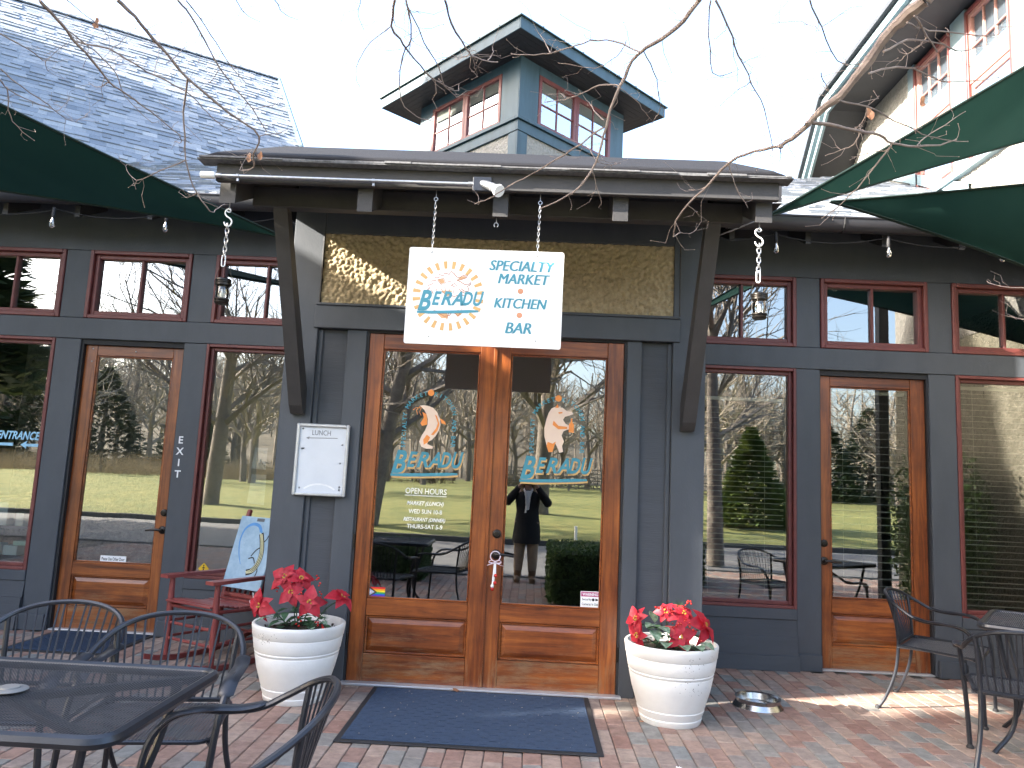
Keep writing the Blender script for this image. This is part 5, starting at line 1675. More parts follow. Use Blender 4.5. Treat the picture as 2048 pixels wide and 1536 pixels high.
def litter(x, y, s, label, name='fallen_leaf', mat=DRYLEAF, z=.003):
    b = B()
    out = []
    for k_ in range(12):
        a = 2 * math.pi * k_ / 12
        r_ = s * (1 if k_ % 2 == 0 else .55) * rl.uniform(.75, 1.15)
        out.append((r_ * math.cos(a), r_ * .75 * math.sin(a), z + rl.uniform(0, s * .3)))
    b.add(out + [(0, 0, z + .004)], [(i, (i + 1) % 12, 12) for i in range(12)])
    o = b.build(name, mat)
    o.location = (x, y, 0); o.rotation_euler = (0, 0, rl.uniform(0, 6))
    return tag(o, label, 'leaf' if name == 'fallen_leaf' else 'litter', 'dry leaves on the ground' if name == 'fallen_leaf' else None)
litter(-.155, -.125, .048, 'curled brown leaf on the top edge of the big mat', z=.016)
litter(1.02, -.52, .02, 'tiny dry leaf beside the foot of the right pot')
litter(1.10, -1.25, .022, 'scrap of pale paper on the bricks at the bottom right', 'paper_scrap', WHITEP)
cr = B()
for i in range(330):
    x, y = rl.uniform(-3.4, 3.8), rl.uniform(-3.4, .9)
    s = rl.uniform(.003, .009)
    a = rl.uniform(0, 3)
    cr.add([(x - s * math.cos(a), y - s * math.sin(a), .004), (x + .3 * s * math.sin(a), y - .3 * s * math.cos(a), .005), (x + s * math.cos(a), y + s * math.sin(a), .005), (x - .3 * s * math.sin(a), y + .3 * s * math.cos(a), .0065)], [(0, 1, 2, 3)])
for i in range(70):
    x, y = rl.uniform(-.62, .65), rl.uniform(-1.1, -.15)
    s = rl.uniform(.003, .008)
    a = rl.uniform(0, 3)
    cr.add([(x - s * math.cos(a), y - s * math.sin(a), .017), (x + .3 * s * math.sin(a), y - .3 * s * math.cos(a), .018), (x + s * math.cos(a), y + s * math.sin(a), .018), (x - .3 * s * math.sin(a), y + .3 * s * math.cos(a), .0195)], [(0, 1, 2, 3)])
o = cr.build('leaf_crumbs', pm('pale leaf crumb', (.42, .36, .27), None, .8))
o['kind'] = 'stuff'; o['label'] = 'crumbs of dry leaf and seed scattered on the bricks and mat'
RB = thing('door_hanger', 'white ribbon bow with little red bells hanging on the door lever', 'ornament', (.066, -.06, .905))
LIL = pm('pink white ribbon', (.72, .62, .70), None, .6, 20)
B().tube([(.034 * math.cos(R(a)), -.002, .034 * math.sin(R(a)) - .008) for a in range(0, 360, 20)], .0035, 6, closed=True).build('ring', LIL, RB, smooth=True)
for s in (-1, 1):
    B().tube(spline([(0, -.012, -.045), (s * .025, -.014, -.033), (s * .042, -.012, -.045), (s * .022, -.01, -.055), (0, -.012, -.047)], 5), .008, 6, flat=(.3, 1)).build('bow_loop', LIL, RB, smooth=True)
    B().tube(spline([(0, -.012, -.048), (s * .03, -.012, -.062), (s * .054, -.008, -.070)], 4), .007, 6, flat=(.3, 1)).build('bow_tail', LIL, RB, smooth=True)
B().tube([(0, -.012, -.05), (-.004, -.012, -.12), (-.010, -.012, -.215)], .008, 6, flat=(1, .35)).build('streamer', WHITEINK, RB, smooth=True)
B().tube([(.003, -.013, -.05), (.006, -.013, -.13)], .005, 6, flat=(1, .35)).build('streamer', WHITEINK, RB, smooth=True)
for x, z in ((.008, -.135), (.006, -.185), (-.010, -.225)):
    B().ball((x, -.016, z), .0125, 10, 7).build('bell', BERRY, RB, smooth='all')
B().ball((-.012, -.018, -.205), .011, 10, 7).build('bead', WHITEP, RB, smooth='all')
# shelf with boxes behind the leftmost window
SF = thing('display_shelf', 'dark shelf with goods inside the leftmost window', 'shelf', (-4.35, 1.5, 0))
for z in (.54, .80, 1.05): B().box(-.45, .40, -.12, .2, z - .012, z + .012).build('shelf_board', IRON, SF)
for x in (-.44, .39): B().box(x - .01, x + .01, -.12, .2, 0, 1.1).build('upright', IRON, SF)
for i, (x, z, w_, h_, c_) in enumerate(((-.12, .552, .10, .10, (.35, .55, .62)), (.02, .552, .13, .085, (.45, .62, .66)), (.20, .552, .10, .11, (.25, .45, .28)), (.10, .64, .12, .04, (.35, .66, .55)), (-.10, .812, .11, .20, (.62, .72, .74)), (.07, .812, .07, .12, (.5, .55, .5)))):
    o = B().box(-w_ / 2, w_ / 2, -.05, .05, 0, h_, .003).build('goods_box', pm('box card %d' % i, c_, None, .6), None)
    o.location = (-4.35 + x, 1.46, z)
    tag(o, ['pale blue box at the left of the lower shelf', 'wide pale teal box in the middle of the lower shelf', 'green packet at the right of the lower shelf', 'flat mint carton lying on top of the lower boxes', 'tall white carton on the upper shelf', 'small grey green box on the upper shelf'][i] + ' in the left window', 'box', 'boxes in the left window')
def poster(x, z, w, h, label, txt):
    t = thing('poster', label, 'poster', (x, 3.19, z))
    B().box(-w / 2, w / 2, 0, .01, -h / 2, h / 2).build('sheet', pm('poster paper ' + label[:4], (.05, .06, .055) if txt else (.30, .31, .25), None, .7), t)
    if txt:
        letters(B(), txt, 0, h * .36, h * .15, -.002, width=w * .75).build('lettering', CREAM, t)
        flatpoly(B(), [(-w * .36, -.18 * h), (w * .36, -.18 * h), (w * .36, .2 * h), (-w * .36, .2 * h)], -.002).build('picture', pm('poster grey', (.22, .22, .2), None, .7), t)
    else:
        b = B(); frame_bm(b, -w / 2, w / 2, -h / 2, h / 2, .02, -.006, -.001, .001); b.build('border', INTERIOR, t)
poster(-3.72, 1.93, .42, .62, 'dark poster with pale heading seen through the left side door', 'NAPLES')
poster(-4.12, 1.90, .55, .85, 'large dim framed poster left of the dark one, behind the left side door', '')
# ================================================================ OVERHANGING TREES (bare branches between camera and doors)
TRACED = [
    ('R', 27, 8, [(1.72, -2.6, 3.326), (1.694, -2.56, 3.311), (1.661, -2.52, 3.286), (1.618, -2.48, 3.243), (1.582, -2.44, 3.178), (1.536, -2.4, 3.111), (1.491, -2.36, 3.057), (1.434, -2.32, 3.015), (1.387, -2.28, 2.967), (1.335, -2.24, 2.922), (1.298, -2.2, 2.905)]),
    ('R', 7, 3, [(1.298, -2.2, 2.905), (1.213, -2.117, 2.918), (1.12, -2.033, 2.896), (1.057, -1.95, 2.832), (0.971, -1.867, 2.754), (0.931, -1.783, 2.698), (0.941, -1.7, 2.656)]),
    ('R', 9, 3, [(1.379, -2.3, 2.957), (1.406, -2.262, 2.988), (1.537, -2.225, 2.991), (1.647, -2.188, 2.99), (1.746, -2.15, 2.996), (1.822, -2.112, 2.977), (1.946, -2.075, 2.987), (2.073, -2.038, 3.014), (2.165, -2, 3.059)]),
    ('R', 4, 2, [(1.474, -2.4, 3.015), (1.619, -2.32, 3.037), (1.735, -2.24, 3.038), (1.876, -2.16, 3.028), (2.007, -2.08, 3.032), (2.219, -2, 3.056)]),
    ('R', 5, 2, [(1.548, -2.5, 3.076), (1.667, -2.42, 3.152), (1.802, -2.34, 3.197), (1.952, -2.26, 3.2), (2.07, -2.18, 3.238), (2.305, -2.1, 3.313)]),
    ('R', 5, 2, [(1.608, -2.5, 3.171), (1.727, -2.44, 3.257), (1.848, -2.38, 3.299), (1.959, -2.32, 3.313), (2.049, -2.26, 3.332), (2.174, -2.2, 3.401)]),
    ('R', 4, 2, [(1.654, -2.6, 3.233), (1.759, -2.5, 3.272), (1.915, -2.4, 3.332), (2.099, -2.3, 3.384), (2.242, -2.2, 3.453)]),
    ('R', 4, 3, [(1.681, -2.6, 3.261), (1.805, -2.45, 3.275), (1.925, -2.3, 3.304)]),
    ('R', 4, 2, [(1.828, -2.1, 2.983), (1.774, -2.05, 2.9), (1.712, -2, 2.812), (1.646, -1.95, 2.741), (1.594, -1.9, 2.699)]),
    ('R', 3, 1.5, [(1.885, -2.3, 3.373), (1.868, -2.267, 3.347), (1.835, -2.233, 3.33), (1.819, -2.2, 3.317)]),
    ('R', 3, 1.5, [(1.933, -2.1, 2.975), (2.007, -2.033, 3.05), (2.136, -1.967, 3.148), (2.269, -1.9, 3.256)]),
    ('R', 3, 1.5, [(1.685, -2.1, 3.034), (1.668, -2.067, 2.986), (1.623, -2.033, 2.976), (1.569, -2, 2.96)]),
    ('R', 2.5, 1.5, [(1.718, -2.1, 3.157), (1.726, -2.05, 3.116), (1.711, -2, 3.097)]),
    ('R', 2.5, 1.5, [(1.828, -2.1, 2.983), (1.81, -2.067, 2.967), (1.758, -2.033, 2.969), (1.682, -2, 2.95)]),
    ('R', 3, 1.5, [(1.154, -1.9, 2.956), (1.178, -1.867, 2.911), (1.216, -1.833, 2.851), (1.274, -1.8, 2.778)]),
    ('R', 2.2, 1.2, [(1.068, -1.9, 2.854), (1.033, -1.85, 2.843), (0.991, -1.8, 2.856)]),
    ('R', 2.2, 1.2, [(0.964, -1.9, 2.741), (1.01, -1.85, 2.732), (1.031, -1.8, 2.744)]),
    ('R', 2.2, 1.2, [(0.922, -1.8, 2.622), (0.962, -1.767, 2.65), (1.008, -1.733, 2.658), (1.044, -1.7, 2.686)]),
    ('R', 2.5, 1.2, [(1.298, -2.2, 2.905), (1.318, -2.15, 2.888), (1.326, -2.1, 2.876)]),
    ('R', 10, 2.8, [(0.894, -2.4, 3.439), (0.844, -2.355, 3.377), (0.761, -2.309, 3.319), (0.675, -2.264, 3.282), (0.649, -2.218, 3.269), (0.602, -2.173, 3.174), (0.567, -2.127, 3.083), (0.544, -2.082, 2.984), (0.517, -2.036, 2.882), (0.457, -1.991, 2.783), (0.367, -1.945, 2.728), (0.275, -1.9, 2.7)]),
    ('R', 4.5, 2, [(0.683, -2.2, 3.322), (0.669, -2.171, 3.346), (0.574, -2.143, 3.406), (0.468, -2.114, 3.421), (0.37, -2.086, 3.403), (0.286, -2.057, 3.391), (0.176, -2.029, 3.395), (0.104, -2, 3.415)]),
    ('R', 3, 1.5, [(0.286, -2.1, 3.365), (0.265, -2.05, 3.44), (0.225, -2, 3.525)]),
    ('R', 4, 2, [(0.61, -2.1, 3.215), (0.52, -2.05, 3.245), (0.441, -2, 3.228), (0.367, -1.95, 3.225), (0.27, -1.9, 3.23)]),
    ('R', 2.5, 1.2, [(0.365, -2, 3.198), (0.347, -1.95, 3.249), (0.28, -1.9, 3.269)]),
    ('R', 4.5, 2, [(0.541, -2.1, 3.018), (0.448, -2.033, 2.968), (0.326, -1.967, 2.906), (0.225, -1.9, 2.867), (0.111, -1.833, 2.83), (0.021, -1.767, 2.795), (-0.057, -1.7, 2.784)]),
    ('R', 3, 1.5, [(0.54, -2.1, 3.044), (0.499, -2.05, 3.121), (0.48, -2, 3.184)]),
    ('R', 3, 1.5, [(0.698, -2.2, 3.325), (0.76, -2.125, 3.276), (0.795, -2.05, 3.205), (0.813, -1.975, 3.172), (0.791, -1.9, 3.146)]),
    ('R', 2.2, 1.2, [(0.599, -2.2, 3.151), (0.679, -2.1, 3.15), (0.74, -2, 3.144), (0.784, -1.9, 3.159)]),
    ('R', 2.5, 1.2, [(0.52, -2, 2.898), (0.489, -1.95, 2.974), (0.472, -1.9, 3.021)]),
    ('R', 2.5, 1.2, [(0.52, -2, 2.898), (0.578, -1.95, 2.903), (0.642, -1.9, 2.932)]),
    ('R', 2.5, 1.2, [(0.512, -1.9, 2.885), (0.535, -1.85, 2.844), (0.568, -1.8, 2.777)]),
    ('R', 2.5, 1.2, [(0.622, -2.2, 3.372), (0.591, -2.133, 3.345), (0.496, -2.067, 3.32), (0.33, -2, 3.379)]),
    ('R', 4, 2, [(0.868, -2.8, 3.162), (0.956, -2.7, 3.089), (1.023, -2.6, 3.043), (1.085, -2.5, 3.024), (1.169, -2.4, 2.964), (1.235, -2.3, 2.836)]),
    ('R', 2, 1, [(1.085, -2.5, 3.024), (1.049, -2.4, 3.034), (1.013, -2.3, 3.031)]),
    ('R', 2, 1, [(1.051, -2.5, 3.104), (1.18, -2.3, 3.263)]),
    ('R', 3.5, 1.8, [(1.203, -2.8, 3.172), (1.296, -2.667, 3.155), (1.413, -2.533, 3.108), (1.557, -2.4, 3.171)]),
    ('R', 2, 1, [(1.283, -2.7, 3.133), (1.477, -2.5, 3.355)]),
    ('R', 2, 1, [(1.276, -2.7, 3.123), (1.242, -2.6, 3.224), (1.169, -2.5, 3.277)]),
    ('R', 2.5, 1.5, [(1.356, -2.5, 3.073), (1.395, -2.45, 3.05), (1.438, -2.4, 3.034)]),
    ('R', 3, 1.5, [(0.852, -2.8, 3.161), (0.871, -2.7, 3.094), (0.913, -2.6, 3.005), (1.004, -2.5, 3.057)]),
    ('R', 2.5, 1.2, [(2.47, -2, 2.372), (2.401, -1.9, 2.405), (2.399, -1.8, 2.458)]),
    ('R', 2.5, 1.2, [(2.463, -2, 2.228), (2.474, -1.9, 2.259), (2.5, -1.8, 2.292)]),
    ('L', 7, 2.5, [(-1.75, -2.6, 3.219), (-1.743, -2.5, 3.204), (-1.738, -2.4, 3.186), (-1.703, -2.3, 3.145), (-1.679, -2.2, 3.1), (-1.656, -2.1, 3.099), (-1.591, -2, 3.07), (-1.492, -1.9, 3.002)]),
    ('L', 4.5, 2, [(-1.86, -2.2, 3.292), (-1.725, -2.157, 3.281), (-1.632, -2.114, 3.244), (-1.554, -2.071, 3.212), (-1.425, -2.029, 3.163), (-1.376, -1.986, 3.128), (-1.321, -1.943, 3.074), (-1.252, -1.9, 3.036)]),
    ('L', 3.5, 1.5, [(-1.826, -2.3, 3.277), (-1.767, -2.24, 3.246), (-1.702, -2.18, 3.193), (-1.692, -2.12, 3.162), (-1.689, -2.06, 3.112), (-1.578, -2, 3.01)]),
    ('L', 8, 3, [(-1.497, -2.5, 3.296), (-1.467, -2.42, 3.275), (-1.437, -2.34, 3.241), (-1.398, -2.26, 3.205), (-1.344, -2.18, 3.147), (-1.256, -2.1, 3.088), (-1.171, -2.02, 3.039), (-1.084, -1.94, 2.99), (-1.14, -1.86, 2.936), (-1.166, -1.78, 2.901), (-1.251, -1.7, 2.914)]),
    ('L', 5, 2, [(-1.378, -2.1, 3.184), (-1.426, -2.014, 3.111), (-1.452, -1.929, 2.982), (-1.46, -1.843, 2.845), (-1.448, -1.757, 2.767), (-1.411, -1.671, 2.707), (-1.422, -1.586, 2.744), (-1.418, -1.5, 2.81)]),
    ('L', 3.5, 1.5, [(-1.498, -1.8, 2.919), (-1.655, -1.733, 2.885), (-1.811, -1.667, 2.857), (-1.852, -1.6, 2.842)]),
    ('L', 2, 1, [(-1.734, -1.8, 2.804), (-1.811, -1.75, 2.864), (-1.853, -1.7, 2.924)]),
    ('L', 2, 1, [(-1.476, -1.7, 2.789), (-1.545, -1.65, 2.782), (-1.617, -1.6, 2.826)]),
    ('L', 5, 2, [(-1.25, -2.5, 3.304), (-1.228, -2.417, 3.284), (-1.201, -2.333, 3.229), (-1.161, -2.25, 3.153), (-1.12, -2.167, 3.104), (-1.068, -2.083, 3.052), (-1.029, -2, 2.987)]),
    ('L', 2.5, 1.2, [(-1.061, -2.1, 3.044), (-1.012, -2, 3.12), (-1.015, -1.9, 3.186)]),
    ('L', 2.5, 1.2, [(-1.06, -2, 2.962), (-0.983, -1.95, 3.009), (-0.967, -1.9, 3.051)]),
    ('L', 2, 1, [(-1.278, -2, 3.295), (-1.335, -1.95, 3.264), (-1.374, -1.9, 3.27)]),
    ('L', 3, 1.5, [(-1.162, -2.6, 3.237), (-1.138, -2.475, 3.211), (-1.114, -2.35, 3.167), (-1.087, -2.225, 3.139), (-1.105, -2.1, 3.169)]),
    ('L', 2.5, 1.2, [(-1.712, -2.5, 3.289), (-1.692, -2.4, 3.288), (-1.684, -2.3, 3.298), (-1.696, -2.2, 3.297)]),
    ('L', 3.5, 1.5, [(-2.13, -2.3, 3.253), (-2.073, -2.2, 3.244), (-2.071, -2.1, 3.253), (-2.126, -2, 3.303)]),
    ('L', 2, 1, [(-2.126, -2, 3.303), (-2.188, -1.9, 3.316), (-2.215, -1.8, 3.346)]),
    ('L', 2, 1, [(-2.054, -2.1, 3.248), (-2.042, -2.05, 3.334), (-2.01, -2, 3.41)]),
    ('L', 3.5, 1.5, [(-2.187, -2.2, 3.148), (-2.139, -2.125, 3.11), (-2.053, -2.05, 3.063), (-2.015, -1.975, 3.033), (-2.015, -1.9, 3.053)]),
    ('L', 2, 1, [(-1.88, -2.1, 2.957), (-1.892, -2, 3.044), (-1.948, -1.9, 3.12)]),
    ('L', 3.5, 1.5, [(-2.179, -2.2, 3.093), (-2.204, -2.1, 3.097), (-2.165, -2, 3.101), (-2.113, -1.9, 3.104)]),
    ('L', 3, 1.5, [(-2.22, -2.1, 3.114), (-2.25, -2.033, 3.037), (-2.248, -1.967, 2.986), (-2.205, -1.9, 2.951)]),
    ('L', 2, 1, [(-2.043, -2, 3.054), (-2.04, -1.95, 3.111), (-2.06, -1.9, 3.176)]),
    ('L', 2, 1, [(-1.634, -2.3, 3.196), (-1.644, -2.2, 3.303), (-1.675, -2.1, 3.41)]),
    ('L', 2, 1, [(-1.425, -2.3, 3.085), (-1.473, -2.2, 3.273), (-1.574, -2.1, 3.356)]),
    ('L', 2, 1, [(-1.679, -2.2, 3.1), (-1.763, -2.15, 3.099), (-1.838, -2.1, 3.149)]),
    ('L', 2, 1, [(-1.336, -2.2, 2.862), (-1.352, -2.15, 2.85), (-1.406, -2.1, 2.879)]),
    ('L', 2.5, 1.2, [(-1.403, -2.4, 3.204), (-1.593, -2, 3.457)]),
    ('L', 2.5, 1.2, [(-1.317, -2.4, 3.087), (-1.437, -2, 3.41)]),
    ('L', 5, 2, [(-0.242, -3, 2.989), (-0.274, -2.88, 2.974), (-0.254, -2.76, 2.98), (-0.21, -2.64, 2.966), (-0.168, -2.52, 2.977), (-0.11, -2.4, 3.007)]),
    ('L', 2.2, 1, [(-0.292, -2.8, 3.022), (-0.383, -2.733, 3.001), (-0.448, -2.667, 2.937), (-0.449, -2.6, 2.899)]),
    ('L', 3.5, 1.5, [(-0.225, -2.9, 3.059), (-0.217, -2.8, 2.978), (-0.269, -2.7, 2.967), (-0.286, -2.6, 2.851), (-0.236, -2.5, 2.831), (-0.185, -2.4, 2.864)]),
    ('L', 3, 1.5, [(-0.225, -2.9, 3.045), (-0.177, -2.775, 2.981), (-0.137, -2.65, 2.957), (-0.13, -2.525, 2.952), (-0.092, -2.4, 2.975)]),
    ('L', 4.5, 2, [(-0.076, -3, 2.994), (-0.07, -2.85, 3.014), (-0.031, -2.7, 3.011), (-0.011, -2.55, 3.062), (0.066, -2.4, 3.135)]),
    ('L', 2.2, 1, [(0.035, -2.5, 3.083), (0.05, -2.45, 3.139), (0.042, -2.4, 3.199)]),
    ('L', 2.2, 1, [(-0.027, -2.5, 3.098), (-0.024, -2.45, 3.089), (-0.02, -2.4, 3.101)]),
    ('L', 2.2, 1, [(-0.037, -2.5, 3.106), (-0.082, -2.45, 3.113), (-0.11, -2.4, 3.145)]),
    ('L', 2, 1, [(-0.148, -2.4, 3.021), (-0.097, -2.35, 3.029), (-0.101, -2.3, 3.088)]),
    ('L', 2, 1, [(-0.827, -2.9, 3.04), (-0.856, -2.75, 3.093), (-0.859, -2.6, 3.151)]),
    ('L', 2, 1, [(-0.688, -2.9, 3.044), (-0.705, -2.75, 3.091), (-0.714, -2.6, 3.17)]),
    ('L', 1.5, 1, [(-0.385, -2.9, 3.054), (-0.433, -2.75, 3.096), (-0.45, -2.6, 3.136)]),
    ('L', 1.5, 1, [(-0.221, -2.9, 3.04), (-0.237, -2.75, 3.118), (-0.231, -2.6, 3.213)]),
]

def twigs(b, pts, r, n, rr_):
    """short side twigs and buds along a branch"""
    for _ in range(n):
        i = rr_.randrange(1, len(pts))
        p = Vector(pts[i])
        t_ = (p - Vector(pts[i - 1])).normalized()
        s_ = Vector((rr_.uniform(-1, 1), rr_.uniform(-.6, .6), rr_.uniform(-1, 1)))
        d = (t_ * .7 + s_).normalized()
        L = rr_.choice((rr_.uniform(.03, .10), rr_.uniform(.03, .12), rr_.uniform(.1, .2)))
        r = min(r, .0019)
        q_ = p + d * L * .3 + Vector((rr_.gauss(0, .08), rr_.gauss(0, .05), rr_.gauss(0, .08))) * L
        m_ = p + d * L * .65 + Vector((rr_.gauss(0, .12), rr_.gauss(0, .08), rr_.uniform(-.05, .15))) * L
        e = p + d * L + Vector((rr_.gauss(0, .15), 0, rr_.uniform(.0, .35))) * L
        b.tube([p, q_, m_, e], [r * .75, r * .65, r * .55, r * .4], 4)
        b.ball(e, r * 1.3, 5, 3)
        if rr_.random() < .5: b.ball(m_, r * 1.1, 5, 3)
def bare_crown(b, p, d, r, L, lev, rr_, maxlev, spread=.75, up=.12, sides=4):
    pts, rs = [Vector(p)], [r]
    n = 3
    d = Vector(d).normalized()
    for i in range(n):
        d = (d + Vector((rr_.gauss(0, .13), rr_.gauss(0, .13), rr_.gauss(0, .1) + up * .5))).normalized()
        pts.append(pts[-1] + d * L / n)
        rs.append(r * (1 - .55 * (i + 1) / n))
    b.tube(pts, rs, sides if lev else 7, caps=False)
    if lev >= maxlev: return
    k_ = rr_.choice((3, 4, 4, 5)) if lev < maxlev - 1 else rr_.choice((4, 5, 6))
    for i in range(k_):
        t_ = (i + 1) / k_
        q = t_ * n * .95
        j = min(int(q), n - 1)
        c = pts[j].lerp(pts[j + 1], q - j)
        rad = rs[j] * .62
        s_ = Vector((rr_.gauss(0, 1), rr_.gauss(0, 1), rr_.gauss(0, .5))).normalized()
        nd_ = ((pts[j + 1] - pts[j]).normalized() + s_ * spread).normalized()
        bare_crown(b, c, nd_, max(rad, .004), L * rr_.uniform(.55, .72), lev + 1, rr_, maxlev, spread, up, 4 if lev < 1 else 3)
rt = random.Random(5)
def over_tree(key, base, label, trunk_pts, radius, starts_to):
    t = thing('overhanging_tree', label, 'tree', base)
    O = Vector(base)
    B().tube([Vector(p) - O for p in spline(trunk_pts, 4)], [radius * (1.35 - .75 * i / (4 * (len(trunk_pts) - 1))) for i in range(4 * (len(trunk_pts) - 1) + 1)], 12).build('trunk', BARKD, t, smooth=True)
    cr_ = B()
    top = Vector(trunk_pts[-1]) - O
    for i in range(9):
        a = i * 2.4 + rt.uniform(-.4, .4)
        d = Vector((math.cos(a), math.sin(a), 1.1 if math.sin(a) < .3 else 1.5))
        bare_crown(cr_, top - Vector((0, 0, .12 * i)), d, radius * .45, 2.3, 1, rt, 4)
    cr_.build('crown', BARKD, t)
    tw_ = B()
    for k_, r0, r1, pts in TRACED:
        if k_ != key: continue
        P = spline([Vector(p) - O for p in pts], 3)
        m_ = len(P)
        f = B()
        for i in range(m_):
            P[i] = P[i] + Vector((rt.gauss(0, .0016), rt.gauss(0, .003), rt.gauss(0, .0016)))
        a, e = .001 * r0, .001 * r1
        f.tube(P, [(a + (e - a) * i / (m_ - 1)) * (1 + .12 * rt.uniform(-1, 1)) for i in range(m_)], 8 if r0 > 6 else 5)
        f.ball(P[-1], e * 1.7, 5, 4)
        f.build('branch', BARK, t, smooth=True)
        twigs(tw_, P, max(e, .0011), 3 if m_ < 9 else int(m_ / 2.2), rt)
    # limbs that carry them, above the frame
    for q, r0, r1 in starts_to:
        P = spline([Vector(p) - O for p in q], 4)
        B().tube(P, [r0 + (r1 - r0) * i / (len(P) - 1) for i in range(len(P))], 8).build('limb', BARK, t, smooth=True)
    tw_.build('twigs', BARK, t, kind='stuff')
    return t
def first(key, i): return [q[3][0] for q in TRACED if q[0] == key][i]
fr_ = [q for q in TRACED if q[0] == 'R']
fl_ = [q for q in TRACED if q[0] == 'L']
RT_TOP = (3.75, -7.0, 4.6)
LT_TOP = (-2.75, -7.2, 4.4)
def carry(p, mid, top, r0, r1): return ([top, mid, p], r0, r1)
rs_ = [carry(fr_[0][3][0], (3.0, -4.6, 5.0), RT_TOP, .055, .027), carry(fr_[19][3][0], (2.4, -4.6, 5.2), RT_TOP, .04, .013)]
for q in fr_[20:]:
    if q[3][0][2] > 3.55 and q not in (fr_[19],): rs_.append(carry(q[3][0], (q[3][0][0] + .3, -3.6, 4.75), (2.5, -4.5, 5.12), .009, q[1] * .001))
over_tree('R', (3.9, -7.1, .0), 'bare tree right of the photographer whose twigs hang over the canopy', [(3.9, -7.1, 0), (3.86, -7.1, 1.5), (3.8, -7.05, 3.2), RT_TOP], .13, rs_)
ls_ = []
for q in fl_:
    s0 = q[3][0]
    if s0[2] > 3.35 and s0[1] < -2.35 or s0[0] < -2.45:
        ls_.append(carry(s0, (s0[0] * .85 - .35, -3.7, max(4.3, s0[2] + .45)), (-2.3, -5.2, 4.95), .012, q[1] * .001))
ls_.append(([LT_TOP, (-2.5, -6.2, 4.75), (-2.3, -5.2, 4.95)], .05, .022))
over_tree('L', (-2.9, -7.2, .0), 'bare tree left of the photographer whose twigs hang before the shingled roof', [(-2.9, -7.2, 0), (-2.95, -7.25, 1.4), (-2.85, -7.2, 3.0), LT_TOP], .14, ls_)
# dry leaves left hanging
for x, y, z, s, lab in ((-1.97, -1.9, 3.57, .035, 'dry brown leaf hanging before the shaded roof'), (-1.33, -1.45, 3.10, .032, 'curled dry leaf caught on the conduit end'), (-1.28, -1.42, 3.12, .03, 'orange brown leaf hanging by the conduit end'), (1.80, -1.95, 3.20, .036, 'dry leaf hanging before the upper right sail'), (2.02, -2.0, 3.24, .03, 'pale dry leaf at the twig tip by the right sail'), (-2.3, -1.95, 3.93, .022, 'small pale leaf on a twig before the roof at the left')):
    b = B()
    out = [(s * .5 * math.cos(2 * math.pi * k_ / 9) * rt.uniform(.6, 1.1), rt.uniform(-.3, .3) * s, s * math.sin(2 * math.pi * k_ / 9) * rt.uniform(.7, 1.1)) for k_ in range(9)]
    b.add(out + [(0, .2 * s, 0)], [(i, (i + 1) % 9, 9) for i in range(9)])
    o = b.build('dry_leaf', DRYLEAF)
    o.location = (x, y, z)
    tag(o, lab, 'leaf', 'dry leaves on the branches')

# ================================================================ WHAT THE GLASS REFLECTS: hedges, lawn trees, wood, fence, photographer
def leaf_cloud(b, n, inside, size, rr_):
    for _ in range(n):
        p, nr = inside()
        d = (nr + Vector((rr_.gauss(0, .7), rr_.gauss(0, .7), rr_.gauss(0, .7)))).normalized()
        x = d.orthogonal().normalized(); y = d.cross(x)
        a = rr_.uniform(0, 6.28)
        u = x * math.cos(a) + y * math.sin(a); v = d.cross(u)
        s = size * rr_.uniform(.6, 1.3)
        b.add([p - u * s, p - v * s * .5, p + u * s, p + v * s * .5], [(0, 1, 2, 3)])
rh = random.Random(9)
def hedge(x0, x1, y0, y1, h, label):
    t = thing('box_hedge', label, 'hedge', ((x0 + x1) / 2, (y0 + y1) / 2, 0), 0, 'clipped hedges by the walk')
    w, d = (x1 - x0) / 2, (y1 - y0) / 2
    B().box(-w + .06, w - .06, -d + .06, d - .06, 0, h - .06).build('inner_branches', pm('dark hedge core ' + label[:5], (.02, .035, .01), None, .95), t)
    b = B()
    def ins():
        f = rh.random()
        x, y, z = rh.uniform(-w, w), rh.uniform(-d, d), rh.uniform(.02, h)
        k_ = rh.uniform(-.05, .035)
        if f < .35: return Vector((x, y, h + k_ * .8)), Vector((0, 0, 1))
        if f < .65: return Vector((x, (d + k_) * (1 if rh.random() < .75 else -1), z)), Vector((0, 1, .2))
        return Vector(((w + k_) * rh.choice((-1, 1)), y, z)), Vector((1, 0, .2))
    leaf_cloud(b, 20000, ins, .022, rh)
    b.build('foliage', HEDGEM, t, kind='stuff')
hedge(.58, 2.9, -5.1, -3.70, .64, 'clipped boxwood hedge right of the walk, reflected in the right door leaf')
hedge(-3.2, -1.15, -6.0, -5.05, .50, 'low clipped hedge left of the walk, reflected in the left door leaf')

